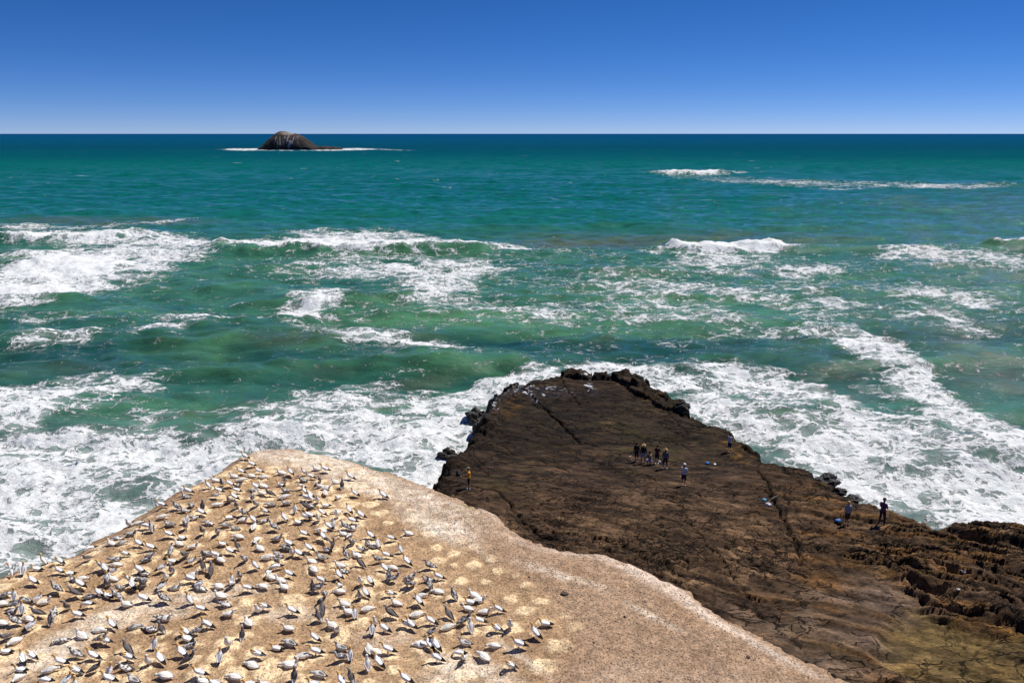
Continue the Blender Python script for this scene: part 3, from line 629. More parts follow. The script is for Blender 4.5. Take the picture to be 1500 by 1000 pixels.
e3_ = vedge(m.mapping(wv2.outputs[0], (1.0, 1.5, .2)), 2.0)
t = m.math('MULTIPLY_ADD', foam, 1.70, -.92); t = m.math('ADD', t, m.mapr(foam, 1.12, 1.4, 0, .9))
hole = m.math('ADD', m.math('ADD', m.mapr(e1_, .06, .38, 0, .58), m.mapr(e2_, .06, .38, 0, .64)), m.mapr(e3_, .05, .4, 0, .42))
t = m.math('ADD', t, m.math('MULTIPLY_ADD', nf, 2.7, -1.35))
t = m.math('ADD', t, m.math('MULTIPLY', lace, .62)); t = m.math('SUBTRACT', t, hole)
t = m.math('ADD', t, m.math('MULTIPLY_ADD', nfb, 1.2, -.6))
fm = m.mapr(t, -.08, .50)
# small whitecaps on the open sea, with glints painted in as white flecks
cap_glint_n = m.noise(m.mapping(geo, (.035, .11, 0)), 1, 6, .75).outputs[0]
cap_glint = m.math('MULTIPLY', m.mapr(cap_glint_n, .645, .70), m.mapr(dist, 250, 500))
fm = m.math('MAXIMUM', fm, m.math('MULTIPLY', cap_glint, .75), clamp=True)
milk = m.math('MULTIPLY', m.mapr(m.math('ADD', foam, m.math('MULTIPLY_ADD', nf, .5, -.25)), .34, .90), .90)
body = m.mix(milk, wcn, (.30, .36, .335, 1))
sh = m.mapr(m.noise(m.mapping(geo, (.12, .3, .1)), 1, 8, .65).outputs[0], .3, .7, .72, 1.3)
bs = m.n('VectorMath', {'operation': 'SCALE'}); m.put(bs.inputs[0], body); m.put(bs.inputs['Scale'], sh)
foamc = m.mix(m.mapr(m.noise(flat, .9, 6, .7).outputs[0], .35, .65), (.66, .70, .71, 1), (.90, .90, .90, 1))
m.put(m.b.inputs['Base Color'], m.mix(fm, bs.outputs[0], foamc))
m.put(m.b.inputs['Roughness'], m.mapr(fm, 0, 1, m.mapr(dist, 250, 1400, .06, .42), .8)); m.put(m.b.inputs['IOR'], m.mapr(dist, 120, 1400, 1.33, 1.045))
m.put(m.b.inputs['Specular IOR Level'], m.mapr(dist, 100, 700, .36, .03))
r1_ = m.noise(m.mapping(geo, (1, 2.0, 1)), .55, 8, .62, .3).outputs[0]
r2_ = m.noise(m.mapping(geo, (.05, .16, 1)), 1.0, 8, .7).outputs[0]
rf_ = m.noise(m.mapping(geo, (1, 1.6, 1)), 4.0, 5, .7).outputs[0]
b0 = m.bump(rf_, m.mapr(dist, 60, 500, .7, 1.0), m.mapr(dist, 60, 500, .05, .14))
b1 = m.bump(r1_, m.mapr(dist, 60, 900, .6, .9), m.mapr(dist, 60, 1500, .5, .6), b0)
b2 = m.bump(r2_, m.mapr(dist, 150, 1200, .0, .6), 3.0, b1)
fh = m.math('ADD', m.math('MULTIPLY', fm, .25), m.math('MULTIPLY', m.noise(flat, 1.6, 8, .7).outputs[0], m.math('MULTIPLY', fm, .9)))
m.put(m.b.inputs['Normal'], m.bump(fh, .85, .35, b2))
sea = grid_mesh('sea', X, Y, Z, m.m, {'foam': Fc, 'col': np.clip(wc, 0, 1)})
tag(sea, 'green and teal sea with white surf', kind='structure')

# ================================================================ island
def island(name, x0p, x1p, basepy, prof, depth, sd, label):
    """profile given as (px, height px above the base) at the island's distance"""
    b = at((x0p+x1p)/2, basepy, 0); dist_ = b.y; mpp = (dist_*cp+CAM_Z*sp)/FPX
    n = 150; xs = np.linspace(x0p-2, x1p+2, n*2); ts = np.linspace(-1, 1, n)
    Pp, T = np.meshgrid(xs, ts)
    hp = np.interp(Pp, [p[0] for p in prof], [p[1] for p in prof])*mpp*.94
    Xw = (Pp-750)*mpp; Yw = dist_+depth*.5+T*depth*.5*(.6+.4*np.sqrt(np.clip(hp/(hp.max()), 0, 1)))
    cr = np.clip(1-np.abs(T+.1*noise(Xw*.05, T*2, sd))**2.4, 0, 1)
    Zw = hp*cr**.55*(1+.10*fbm(Xw*.06, Yw*.06, 4, sd+1, ridged=True))+1.2*fbm(Xw*.15, Yw*.15, 4, sd+2)*np.clip(hp/8, 0, 1)-1.0
    Zw = np.where((T < -.98) | (T > .98), -3, Zw)
    c = np.ones(Xw.shape+(3,))*np.array([.022, .017, .015])
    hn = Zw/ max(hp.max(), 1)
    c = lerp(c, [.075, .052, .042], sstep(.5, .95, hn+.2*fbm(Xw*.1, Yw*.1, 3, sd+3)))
    c = lerp(c, [.45, .42, .45], np.clip(blobs(Pp, hn*100, [(424, 50, 9, 28, 0, 1), (410, 50, 8, 22, 0, .7)]), 0, 1)*sstep(.0, .4, noise(Xw*.35, Zw*.05, sd+4))*.8*(T < .2))
    c = lerp(c, [.45, .38, .34], np.clip(blobs(Pp, hn*100, [(420, 97, 9, 12, 0, .8)]), 0, 1))
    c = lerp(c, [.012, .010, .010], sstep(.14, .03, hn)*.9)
    o = grid_mesh(name, Xw, Yw, Zw, ISL, {'col': c}, smooth=False)
    return tag(o, label, kind='structure')
m = NT('island_rock'); geo = m.n('NewGeometry').outputs['Position']
f1 = m.noise(geo, .12, 8, .7).outputs[0]
sc = m.n('VectorMath', {'operation': 'SCALE'}); m.put(sc.inputs[0], m.attr('col', 'Color')); m.put(sc.inputs['Scale'], m.mapr(f1, .3, .7, .45, 1.6))
m.put(m.b.inputs['Base Color'], sc.outputs[0]); m.b.inputs['Roughness'].default_value = .95; m.put(m.b.inputs['Normal'], m.bump(f1, .9, 4.0)); ISL = m.m
island('island', 372, 497, 219.5, [(371, 0), (374, 2.5), (380, 8), (388, 16), (395, 21), (402, 26), (408, 27.3), (414, 26), (420, 24.5), (430, 23), (438, 19.5), (446, 14), (453, 8), (459, 4.5),
       (466, 5.5), (474, 6), (476, 4), (478, 1.6), (480, 4.5), (486, 4.8), (492, 3.2), (497, 0)], 75, 600, 'dark domed rocky islet with pale guano streaks on the horizon')

# ================================================================ shapes for birds and people
def loft(bm, pts, n=12, up=(0, 0, 1)):
    """pts: (position, half width, half height); closed round ends; width runs sideways"""
    P = [Vector(p[0]) for p in pts]; rings = []
    for i, (p, w, hh) in enumerate(pts):
        t = (P[min(i+1, len(P)-1)]-P[max(i-1, 0)]).normalized()
        s = Vector((0, 1, 0)).cross(t) if False else t.cross(Vector(up))
        if s.length < .05: s = t.cross(Vector((0, 1, 0.01)))
        s.normalize(); u = s.cross(t).normalized()
        rings.append([bm.verts.new(P[i]+s*w*math.cos(a)+u*hh*math.sin(a)) for a in [2*math.pi*k/n for k in range(n)]])
    for a, b in zip(rings, rings[1:]):
        for k in range(n): bm.faces.new((a[k], a[(k+1) % n], b[(k+1) % n], b[k]))
    bm.faces.new(rings[0][::-1]); bm.faces.new(rings[-1])
def ball(bm, c, r, sub=2):
    m4 = Matrix.Translation(Vector(c)) @ Matrix.Diagonal((r[0], r[1], r[2], 1))
    bmesh.ops.create_icosphere(bm, subdivisions=sub, radius=1, matrix=m4)
def chain(bm, pts, rad, n=10):
    """limb: round tube with balls at the joints"""
    loft(bm, [(p, r, r) for p, r in zip(pts, rad)], n)
    for p, r in zip(pts, rad): ball(bm, p, (r, r, r), 2)
def solid(name, bm, vox, smooth=2):
    """one continuous surface out of overlapping shapes"""
    me = bpy.data.meshes.new(name); bmesh.ops.recalc_face_normals(bm, faces=bm.faces); bm.to_mesh(me); bm.free()
    o = bpy.data.objects.new(name, me); S.collection.objects.link(o)
    md = o.modifiers.new('r', 'REMESH'); md.mode = 'VOXEL'; md.voxel_size = vox; md.use_smooth_shade = True
    if smooth:
        ms = o.modifiers.new('s', 'SMOOTH'); ms.factor = .5; ms.iterations = smooth
    dg = C.evaluated_depsgraph_get(); dg.update()
    nm = bpy.data.meshes.new_from_object(o.evaluated_get(dg))
    bpy.data.objects.remove(o); nm.name = name
    return nm
def paint(me, fn):
    n = len(me.vertices); co = np.empty(n*3, np.float32); me.vertices.foreach_get('co', co); co = co.reshape(-1, 3)
    c = fn(co[:, 0], co[:, 1], co[:, 2])
    c4 = np.concatenate([c, np.ones((n, 1))], 1).astype(np.float32)
    a = me.attributes.new('col', 'FLOAT_COLOR', 'POINT'); a.data.foreach_set('color', c4.reshape(-1))
# ---- plumage
def plumage(name, mottle=0.0, speck=0.0):
    n = NT(name); tc = n.n('TexCoord').outputs['Object']; cb = n.attr('col', 'Color')
    oi = n.n('ObjectInfo'); off = n.n('VectorMath', {'operation': 'MULTIPLY_ADD'}); n.put(off.inputs[0], tc); off.inputs[1].default_value = (1, 1, 1)
    cx_ = n.n('CombineXYZ'); n.put(cx_.inputs[0], n.math('MULTIPLY', oi.outputs['Random'], 37.0)); n.put(off.inputs[2], cx_.outputs[0]); v = off.outputs[0]
    out = cb
    if mottle:
        mk = n.mapr(n.noise(v, 8.5, 4, .6).outputs[0], .47, .52)
        out = n.mix(n.math('MULTIPLY', mk, mottle), out, (.095, .082, .085, 1))
    if speck:
        vo = n.n('TexVoronoi'); n.put(vo.inputs['Vector'], v); vo.inputs['Scale'].default_value = 34
        out = n.mix(n.math('MULTIPLY', n.mapr(vo.outputs['Distance'], .2, .35, 1, 0), speck), out, (.55, .53, .52, 1))
    f = n.noise(v, 22, 4, .6).outputs[0]
    sc = n.n('VectorMath', {'operation': 'SCALE'}); n.put(sc.inputs[0], out)
    n.put(sc.inputs['Scale'], n.math('MULTIPLY', n.mapr(f, .3, .7, .86, 1.08), n.mapr(oi.outputs['Random'], 0, 1, .86, 1.03, False)))
    n.put(n.b.inputs['Base Color'], sc.outputs[0]); n.b.inputs['Roughness'].default_value = .85; n.b.inputs['Specular IOR Level'].default_value = .2
    n.put(n.b.inputs['Normal'], n.bump(f, .4, .01))
    return n.m
M_AD = plumage('white_plumage'); M_JU = plumage('grey_speckled_plumage', 0, .55); M_DO = plumage('white_down'); M_MO = plumage('half_moulted_plumage', .92, .2)
WHITE = (.90, .89, .87); BLACK = (.020, .017, .017); BUFF = (.74, .46, .17); BILL = (.30, .33, .37)
def bird_mesh(name, kind, pose, bellyw=1.0, var=0):
    """x forward, z up, origin on the ground between the feet"""
    bm = bmesh.new(); q = bellyw
    if pose == 'stand':
        sp_ = [((-.44, 0, .10), .015, .008), ((-.34, 0, .135), .035, .016), ((-.22, 0, .18), .07*q, .055*q), ((-.08, 0, .235), .105*q, .095*q), ((.05, 0, .29), .108*q, .105*q), ((.13, 0, .345), .09*q, .09*q), ((.165, 0, .40), .066*q, .066*q),
               ((.185, 0, .45), .054, .055), ((.20, 0, .50), .048, .050)]
        head = [((.20, 0, .495), .048, .048), ((.22, 0, .545), .050, .050), ((.255, 0, .555), .043, .043), ((.30, 0, .545), .024, .026), ((.34, 0, .537), .014, .016), ((.395, 0, .525), .004, .005)]
        wing = lambda s: [((.07, s*.095*q, .325), .02, .06), ((-.08, s*.115*q, .275), .02, .075), ((-.24, s*.085*q, .205), .018, .05), ((-.38, s*.04, .145), .012, .022), ((-.50, s*.015, .10), .004, .006)]
        legs = True
    elif pose in ('low', 'flat'):
        dz = -.115 if pose == 'low' else -.14
        nk = [(.16, .23), (.185, .275), (.20, .32)] if pose == 'low' else [(.20, .17), (.26, .17), (.29, .165)]
        sp_ = [((-.44, 0, .10), .015, .008), ((-.34, 0, .10), .04, .018), ((-.22, 0, .115), .085*q, .06*q), ((-.08, 0, .135), .12*q, .095*q), ((.05, 0, .15), .115*q, .10*q), ((.13, 0, .18), .085*q, .08*q),
               ((nk[0][0], 0, nk[0][1]), .066*q, .064*q), ((nk[1][0], 0, nk[1][1]), .054, .054), ((nk[2][0], 0, nk[2][1]), .048, .05)]
        hx, hz = nk[2]
        if pose == 'low': head = [((hx, 0, hz), .038, .038), ((hx+.015, 0, hz+.045), .040, .042), ((hx+.055, 0, hz+.055), .037, .037), ((hx+.10, 0, hz+.04), .02, .022), ((hx+.15, 0, hz+.025), .012, .014), ((hx+.2, 0, hz+.005), .004, .005)]
        else: head = [((hx, 0, hz), .038, .038), ((hx+.04, 0, hz), .040, .04), ((hx+.08, 0, hz-.015), .034, .034), ((hx+.12, 0, hz-.05), .018, .02), ((hx+.15, 0, hz-.10), .004, .005)]
        wing = lambda s: [((.07, s*.10*q, .18), .02, .05), ((-.08, s*.125*q, .165), .02, .065), ((-.24, s*.095*q, .14), .018, .045), ((-.38, s*.04, .125), .012, .02), ((-.50, s*.015, .12), .004, .006)]
        legs = False
    elif pose == 'preen':
        sp_ = [((-.44, 0, .12), .015, .008), ((-.34, 0, .145), .035, .016), ((-.22, 0, .18), .07*q, .055*q), ((-.08, 0, .225), .11*q, .095*q), ((.05, 0, .27), .112*q, .105*q), ((.14, 0, .33), .08*q, .08*q), ((.165, .02, .39), .052, .055),
               ((.15, .05, .44), .043, .045), ((.11, .075, .455), .04, .04)]
        head = [((.12, .07, .455), .038, .038), ((.07, .09, .45), .042, .042), ((.02, .10, .43), .04, .038), ((-.03, .10, .40), .02, .022), ((-.08, .10, .37), .012, .012), ((-.13, .09, .34), .004, .005)]
        wing = lambda s: [((.07, s*.095*q, .30), .02, .06), ((-.08, s*.115*q, .265), .02, .075), ((-.24, s*.085*q, .205), .018, .05), ((-.38, s*.04, .155), .012, .022), ((-.50, s*.015, .12), .004, .006)]
        legs = True
    elif pose == 'graze':
        sp_ = [((-.44, 0, .20), .015, .008), ((-.34, 0, .21), .035, .016), ((-.22, 0, .22), .07*q, .055*q), ((-.08, 0, .235), .105*q, .095*q), ((.05, 0, .25), .108*q, .105*q), ((.14, 0, .26), .085*q, .085*q), ((.22, 0, .24), .055*q, .055*q),
               ((.28, 0, .19), .042, .043), ((.31, 0, .13), .038, .040)]
        head = [((.31, 0, .13), .038, .038), ((.325, 0, .09), .040, .042), ((.34, 0, .06), .034, .034), ((.35, 0, .03), .018, .02), ((.36, 0, -.0), .004, .005)]
        wing = lambda s: [((.07, s*.095*q, .29), .02, .06), ((-.08, s*.115*q, .275), .02, .075), ((-.24, s*.085*q, .245), .018, .05), ((-.38, s*.04, .225), .012, .022), ((-.50, s*.015, .22), .004, .006)]
        legs = True
    elif pose == 'upright':
        sp_ = [((-.27, 0, .04), .015, .008), ((-.20, 0, .09), .035, .016), ((-.12, 0, .16), .075*q, .06*q), ((-.03, 0, .25), .11*q, .10*q), ((.03, 0, .34), .105*q, .105*q), ((.06, 0, .42), .08*q, .08*q), ((.07, 0, .49), .058*q, .058*q),
               ((.07, 0, .54), .050, .050), ((.075, 0, .58), .047, .048)]
        head = [((.07, 0, .575), .046, .046), ((.085, 0, .615), .050, .050), ((.125, 0, .622), .042, .042), ((.17, 0, .615), .024, .026), ((.215, 0, .61), .014, .016), ((.265, 0, .60), .004, .005)]
        wing = lambda s: [((.02, s*.09*q, .39), .02, .05), ((-.05, s*.115*q, .29), .02, .075), ((-.15, s*.09*q, .18), .018, .05), ((-.24, s*.04, .09), .012, .022), ((-.32, s*.015, .03), .004, .006)]
        legs = True
    elif pose in ('spread', 'raised', 'fly'):
        if pose == 'fly':
            sp_ = [((-.50, 0, 0), .012, .006), ((-.38, 0, .01), .035, .014), ((-.22, 0, .01), .06, .05), ((-.05, 0, .01), .085, .08), ((.1, 0, .02), .08, .08), ((.2, 0, .025), .05, .052), ((.28, 0, .025), .04, .042), ((.33, 0, .025), .038, .038)]
            head = [((.32, 0, .025), .038, .038), ((.37, 0, .025), .04, .04), ((.41, 0, .02), .034, .034), ((.45, 0, .012), .018, .02), ((.54, 0, .0), .004, .005)]
        else:
            sp_ = [((-.42, 0, .10), .015, .008), ((-.33, 0, .135), .035, .016), ((-.22, 0, .18), .07, .055), ((-.08, 0, .235), .10, .09), ((.05, 0, .29), .1, .1), ((.13, 0, .35), .08, .08), ((.165, 0, .42), .055, .055), ((.18, 0, .49), .042, .043), ((.19, 0, .55), .038, .040)]
            head = [((.185, 0, .55), .038, .038), ((.20, 0, .60), .040, .042), ((.24, 0, .615), .037, .038), ((.285, 0, .605), .020, .022), ((.385, 0, .58), .004, .005)]
        zb = .03 if pose == 'fly' else .34
        up_ = {'fly': .10, 'spread': .12, 'raised': .40}[pose]; out_ = {'fly': 1.0, 'spread': .95, 'raised': .62}[pose]
        wing = lambda s: [((.02, s*.05, zb), .10, .03), ((.04, s*.25*out_, zb+up_*.45), .095, .018), ((.05, s*.48*out_, zb+up_*.85), .08, .014), ((-.03, s*.70*out_, zb+up_*.98), .055, .010), ((-.14, s*.90*out_, zb+up_*.9), .012, .006)]
        legs = pose != 'fly'
    loft(bm, sp_, 14); loft(bm, head, 12); hb_ = (.060 if kind == 'A' else .064); ball(bm, head[1][0], (hb_, hb_*.95, hb_*.95), 2)
    for s in (-1, 1):
        if pose in ('spread', 'raised', 'fly'):
            w = wing(s); rings = []
            for (p, cw, th) in w:           # chord runs fore and aft
                rings.append([bm.verts.new(Vector(p)+Vector((cw*math.cos(a), 0, th*math.sin(a)))) for a in [2*math.pi*k/12 for k in range(12)]])
            for a, b in zip(rings, rings[1:]):
                for k in range(12): bm.faces.new((a[k], a[(k+1) % 12], b[(k+1) % 12], b[k]))
            bm.faces.new(rings[0][::-1]); bm.faces.new(rings[-1])
        else: loft(bm, wing(s), 10)
        if legs:
            loft(bm, [((-.02, s*.05, .18), .012, .012), ((-.03, s*.055, .06), .010, .010), ((-.01, s*.06, .012), .010, .010)], 8)
            loft(bm, [((-.03, s*.06, .012), .012, .01), ((.02, s*.065, .012), .035, .01), ((.06, s*.07, .010), .045, .009)], 8)
    me = solid(name, bm, .0105, 1)
    bx_ = np.array(head[0][0]); bt = np.array(head[-3][0] if len(head) > 4 else head[-2][0]); hd = np.array(head[1][0]); nb = np.array(sp_[-3][0])
    tip = np.array(head[-1][0]); base_ = np.array(head[-3][0])
    def col_fn(x, y, z):
        P = np.stack([x, y, z], 1); c = np.ones((len(x), 3))
        dh = np.linalg.norm(P-hd, axis=1)
        dbl = np.linalg.norm(P-base_, axis=1); ax = (tip-base_)/np.linalg.norm(tip-base_); tb = (P-base_) @ ax
        isb = (tb > .0) & (np.linalg.norm((P-base_)-tb[:, None]*ax, axis=1) < .03)
        if kind == 'A':
            c[:] = WHITE
            wv_ = sstep(.16, .09, dh)[:, None]; c = c*(1-wv_)+np.array(BUFF)*wv_
            if pose in ('spread', 'raised', 'fly'):
                ay = np.abs(y); blk = (ay > .66) | ((ay > .14) & (x < -.045))
                c[blk] = BLACK; c[(x < -.42) & (ay < .1)] = (WHITE if pose == 'fly' else BLACK)
            else:
                ax_ = {'upright': (-.14, -.55)}.get(pose)
                blk = (x < -.24) if pose != 'upright' else (z < .13) & (x < -.1)
                c[blk] = BLACK
                trail = (x < .0) & (z < np.interp(x, [-.3, .0], [.17, .225])) & (np.abs(y) > .055) if pose in ('stand', 'preen') else (x < -.1) & (z < .11) & (np.abs(y) > .06)
                c[trail] = (.05, .045, .045)
            face = (dbl < .035); c[face] = BLACK; c[isb] = BILL
            if legs: c[(z < .05) & (x > -.1) & (x < .12) & (pose != 'graze')] = (.03, .03, .028)
        elif kind == 'J':
            c[:] = (.135, .115, .115)
            bel = (z < np.interp(x, [-.3, .2], [.14, .32])); c[bel] = (.62, .60, .57)
            hw = sstep(.10, .05, dh)[:, None]; c = c*(1-hw)+np.array((.36, .34, .33))*hw
            c[x < -.33] = (.06, .052, .05); c[dbl < .03] = (.05, .045, .045); c[isb] = (.10, .09, .09)
            c[(z < .04) & (x > -.1)] = (.05, .05, .05)
        elif kind == 'S':
            c[:] = (.82, .79, .75)
            up2 = sstep(.0, .06, z-np.interp(x, [-.3, .2], [.15, .30]))[:, None]*.35; c = c*(1-up2)+np.array((.30, .28, .28))*up2
            c[x < -.33] = (.10, .09, .09); c[dbl < .04] = (.045, .04, .04); c[isb] = (.08, .075, .075)
        else:
            c[:] = (.88, .84, .77)
            c[dbl < .042] = (.04, .035, .035); c[isb] = (.08, .075, .08); c[x < -.38] = (.35, .33, .33)
        return c
    paint(me, col_fn)
    me.materials.append({'A': M_AD, 'J': M_JU, 'S': M_MO, 'D': M_DO}[kind])
    return me
PROTO = {}
def proto(kind, pose, q):
    k = (kind, pose, q)
    if k not in PROTO: PROTO[k] = bird_mesh('gannet' if kind == 'A' else 'gannet_chick', kind, pose, q)
    return PROTO[k]
LOOK = {'A': 'white gannet with yellow head', 'J': 'dark grey young gannet', 'S': 'mottled half-downy gannet chick', 'D': 'white downy gannet chick'}
POSW = {'A': 'standing', 'a': 'lying low', 'G': 'head bent down', 'P': 'preening its back', 'J': 'standing', 'j': 'lying', 'S': 'upright', 's': 'lying', 'm': 'lying', 'D': 'sitting', 'Du': 'sitting tall', 'N': 'neck stretched up'}
FACEW = {'l': 'facing left', 'L': 'facing left', 'k': 'facing left', 'r': 'facing right', 'R': 'facing right', 'u': 'facing away', 'd': 'facing the camera'}
ROWS = [(700, 'by the far tip'), (730, 'in the farthest rows'), (765, 'in the far rows'), (800, 'in the upper middle'), (835, 'in the middle rows'), (870, 'in the lower middle'), (905, 'in the near rows'), (945, 'near the front'), (2000, 'along the front edge')]
ORD = ['leftmost', 'second from left', 'third from left', 'fourth from left', 'fifth from left', 'sixth from left', 'seventh from left', 'eighth from left', 'ninth from left', 'tenth from left', 'eleventh from left', 'twelfth from left', 'thirteenth from left', 'fourteenth from left']
made = []
for b, p in zip(birds, bpos):
    ty, fc, px, py = b
    if ty in 'Wx': continue
    kind = {'A': 'A', 'a': 'A', 'G': 'A', 'P': 'A', 'J': 'J', 'j': 'J', 'N': 'J', 'S': 'S', 's': 'S', 'm': 'S', 'D': 'D'}[ty]
    rnd = random.random()
    if kind == 'D':
        if fc in 'ud' and rnd < .7: pose, ty = 'upright', 'Du'
        else: pose = random.choice(['low', 'low', 'flat'])
        q = random.choice([1.15, 1.32])
        if pose == 'upright': q = 1.12
    elif ty in 'SJ': pose = ('upright' if fc in 'udL' and rnd < .6 else 'stand'); q = 1.06 if kind == 'S' else .94
    elif ty in 'sjm': pose = random.choice(['low', 'flat']); q = 1.05
    elif ty == 'N': pose = 'upright'; q = 1.0
    elif ty == 'a': pose = 'low'; q = .9
    elif ty == 'G': pose = 'graze'; q = .88
    elif ty == 'P': pose = 'preen'; q = .9
    else: pose = 'upright' if (fc == 'u' or rnd < .12) else 'stand'; q = random.choice([.86, .94])
    me = proto(kind, pose, q)
    g = at(px, py, samp(HZ, p.x, p.y)+hgt[b[0]]); z = samp(HZ, g.x, g.y)
    g = at(px, py, z+hgt[b[0]])
    o = bpy.data.objects.new(me.name, me); S.collection.objects.link(o)
    o.location = (g.x, g.y, samp(HZ, g.x, g.y)-(.012 if pose not in ('low', 'flat') else .035))
    o.rotation_euler = (R(random.uniform(-3, 3)), R(random.uniform(-6, 6)), R(HEAD[fc]+random.uniform(-14, 14)))
    s = random.uniform(.92, 1.05)*(1.0 if kind != 'D' else .98); o.scale = (s*.95, s*1.10, s*1.03)
    row = [r_ for t_, r_ in ROWS if py < t_][0]
    made.append((o, kind, ty, fc, row, px))
cls = {}
for t_ in made: cls.setdefault((LOOK[t_[1]], POSW[t_[2]], FACEW[t_[3]], t_[4]), []).append(t_)
for key, lst in cls.items():
    lst.sort(key=lambda t_: t_[5])
    for i, t_ in enumerate(lst):
        lab = '%s %s, %s, %s' % (key[0], key[1], key[2], key[3])
        if len(lst) == 2: lab = '%s %s, %s, %s of two %s' % (key[0], key[1], key[2], ('left', 'right')[i], key[3])
        elif len(lst) > 2: lab = '%s %s, %s, %s %s' % (key[0], key[1], key[2], 'rightmost' if i == len(lst)-1 else ORD[min(i, 13)], key[3])
        if len(lab.split()) > 16: lab = lab.replace(' facing the camera', ' facing camera').replace('yellow head', 'yellow head').replace(' its back', '').replace(' half-downy', '')
        if len(lab.split()) > 16: lab = lab.replace(' with yellow head', '')
        tag(t_[0], lab, 'gannet' if t_[1] == 'A' else 'gannet chick', 'adult gannets nesting on the clifftop' if t_[1] == 'A' else 'young gannets on the clifftop')
# winged ones
def winged(kind, pose, loc, rot, label, name='gannet'):
    me = bird_mesh(name, kind, pose); o = bpy.data.objects.new(name, me); S.collection.objects.link(o)
    o.location = loc; o.rotation_euler = rot; tag(o, label, 'gannet' if kind == 'A' else 'gannet chick'); return o
p = on_head(488, 804); winged('J', 'raised', p, (0, R(-8), R(80)), 'grey young gannet flapping its raised wings in the middle of the colony', 'gannet_chick')
p = on_head(22, 842); winged('A', 'spread', p+Vector((0, 0, .1)), (R(-28), 0, R(115)), 'white gannet landing with wings wide open at the left cliff corner')
dd = (at(166, 579, 0)-Vector((0, 0, CAM_Z))); k_ = 78/(dd.y*cp-dd.z*sp)
p = Vector((0, 0, CAM_Z))+dd*k_; winged('A', 'fly', p, (R(18), R(-6), R(112)), 'white gannet gliding low over the foam left of the headland')

# ================================================================ loose stones
def stone(bm, c, r, n=0):
    v = bmesh.ops.create_icosphere(bm, subdivisions=1, radius=1)['verts']
    sx, sy, sz = r*random.uniform(.7, 1.3), r*random.uniform(.7, 1.3), r*random.uniform(.45, .8); a = random.uniform(0, 6.28)
    for q in v:
        k = random.uniform(.8, 1.15); x, y = q.co.x*sx*k, q.co.y*sy*k
        q.co = Vector((c[0]+x*math.cos(a)-y*math.sin(a), c[1]+x*math.sin(a)+y*math.cos(a), c[2]+q.co.z*sz*k))
GR = simple('gravel_stone', (.30, .20, .14), .9, .45, .9)
sbx = np.array(STK); verts = []; faces = []
ico = bmesh.new(); bmesh.ops.create_icosphere(ico, subdivisions=1, radius=1)
iv = np.array([v.co[:] for v in ico.verts]); jf = np.array([[v.index for v in f.verts] for f in ico.faces]); ico.free()
cand = np.stack([RNG.uniform(-16, 16, 15000), RNG.uniform(24, 50, 15000)], 1)
okc = inside(cand[:, 0], cand[:, 1], STK) & ~inside(cand[:, 0], cand[:, 1], COL)
cand = cand[okc][:5200]
for i, (x, y) in enumerate(cand):
    r = .014+.04*random.random()**3; z = samp(HZ, x, y)
    verts.append(iv*np.array([r*random.uniform(.7, 1.4), r*random.uniform(.7, 1.4), r*.6])*(1+.25*(RNG.random((len(iv), 1))-.5))+np.array([x, y, z+r*.2])); faces.append(jf+i*len(iv))
verts = np.concatenate(verts); faces = np.concatenate(faces)
me = bpy.data.meshes.new('gravel'); me.from_pydata(verts.tolist(), [], faces.tolist()); me.materials.append(GR)
o = bpy.data.objects.new('gravel', me); S.collection.objects.link(o); tag(o, 'small loose gravel scattered over the bare clifftop', 'gravel', kind='stuff')
ST = simple('dark_stone', (.10, .065, .05), .9, .4, 8)
for px, py, r, lab in ((827, 870, .17, 'brown stone lying alone right of the nest mounds'), (915, 903, .075, 'small dark stone on the open gravel below the pale seam'), (775, 845, .08, 'small reddish stone beside the pale seam on the clifftop'),
                       (1096, 962, .09, 'dark stone on the gravel near the lower right cliff edge'), (870, 941, .06, 'tiny dark stone in the gravel right of the colony')):
    bm = bmesh.new(); stone(bm, (0, 0, 0), r); bmesh.ops.subdivide_edges(bm, edges=bm.edges, cuts=1, use_grid_fill=True, smooth=.3)
    me = bpy.data.meshes.new('stone'); bm.to_mesh(me); bm.free(); me.materials.append(ST)
    o = bpy.data.objects.new('stone', me); S.collection.objects.link(o); o.location = on_head(px, py)+Vector((0, 0, r*.3)); tag(o, lab, 'stone')
BO = NT('wet_boulder_rock'); g_ = BO.n('NewGeometry').outputs['Position']; f_ = BO.noise(g_, 1.8, 8, .7).outputs[0]
BO.put(BO.b.inputs['Base Color'], BO.mix(f_, (.006, .005, .005, 1), (.050, .038, .030, 1))); BO.b.inputs['Roughness'].default_value = .6; BO.put(BO.b.inputs['Normal'], BO.bump(f_, .9, .2))
def boulder(px, py, z, r, lab):
    n = 40; th = np.linspace(0, 2*np.pi, n*2); ph_ = np.linspace(0, np.pi, n); T, P_ = np.meshgrid(th, ph_)
    x, y, zz = np.sin(P_)*np.cos(T), np.sin(P_)*np.sin(T), np.cos(P_)
    s0 = px*.13
    rad = 1+.35*noise(x*1.3+s0, y*1.3+zz*1.7, 701)+.12*noise(x*4+s0, y*4+zz*4, 702); f1_, e_, c_ = voro(x*2+s0, y*2+zz*2, 703); rad = rad+.15*(c_-.5)
    o = grid_mesh('boulder', x*rad*r[0], y*rad*r[1], zz*rad*r[2], BO.m, smooth=False)
    o.location = at(px, py, z); tag(o, lab, 'boulder', 'boulders at the edge of the rock platform')
boulder(656, 667, .9, (.9, .8, .7), 'black wet boulder in the foam left of the platform')
boulder(648, 672, .6, (.6, .6, .5), 'small black boulder farthest out in the left surf')
boulder(697, 610, 1.0, (1.0, 1.2, .8), 'low black boulder under the left wall of the platform')
boulder(1213, 704, 4.3, (.9, .8, .55), 'dark boulder on the seaward edge above the blonde woman')
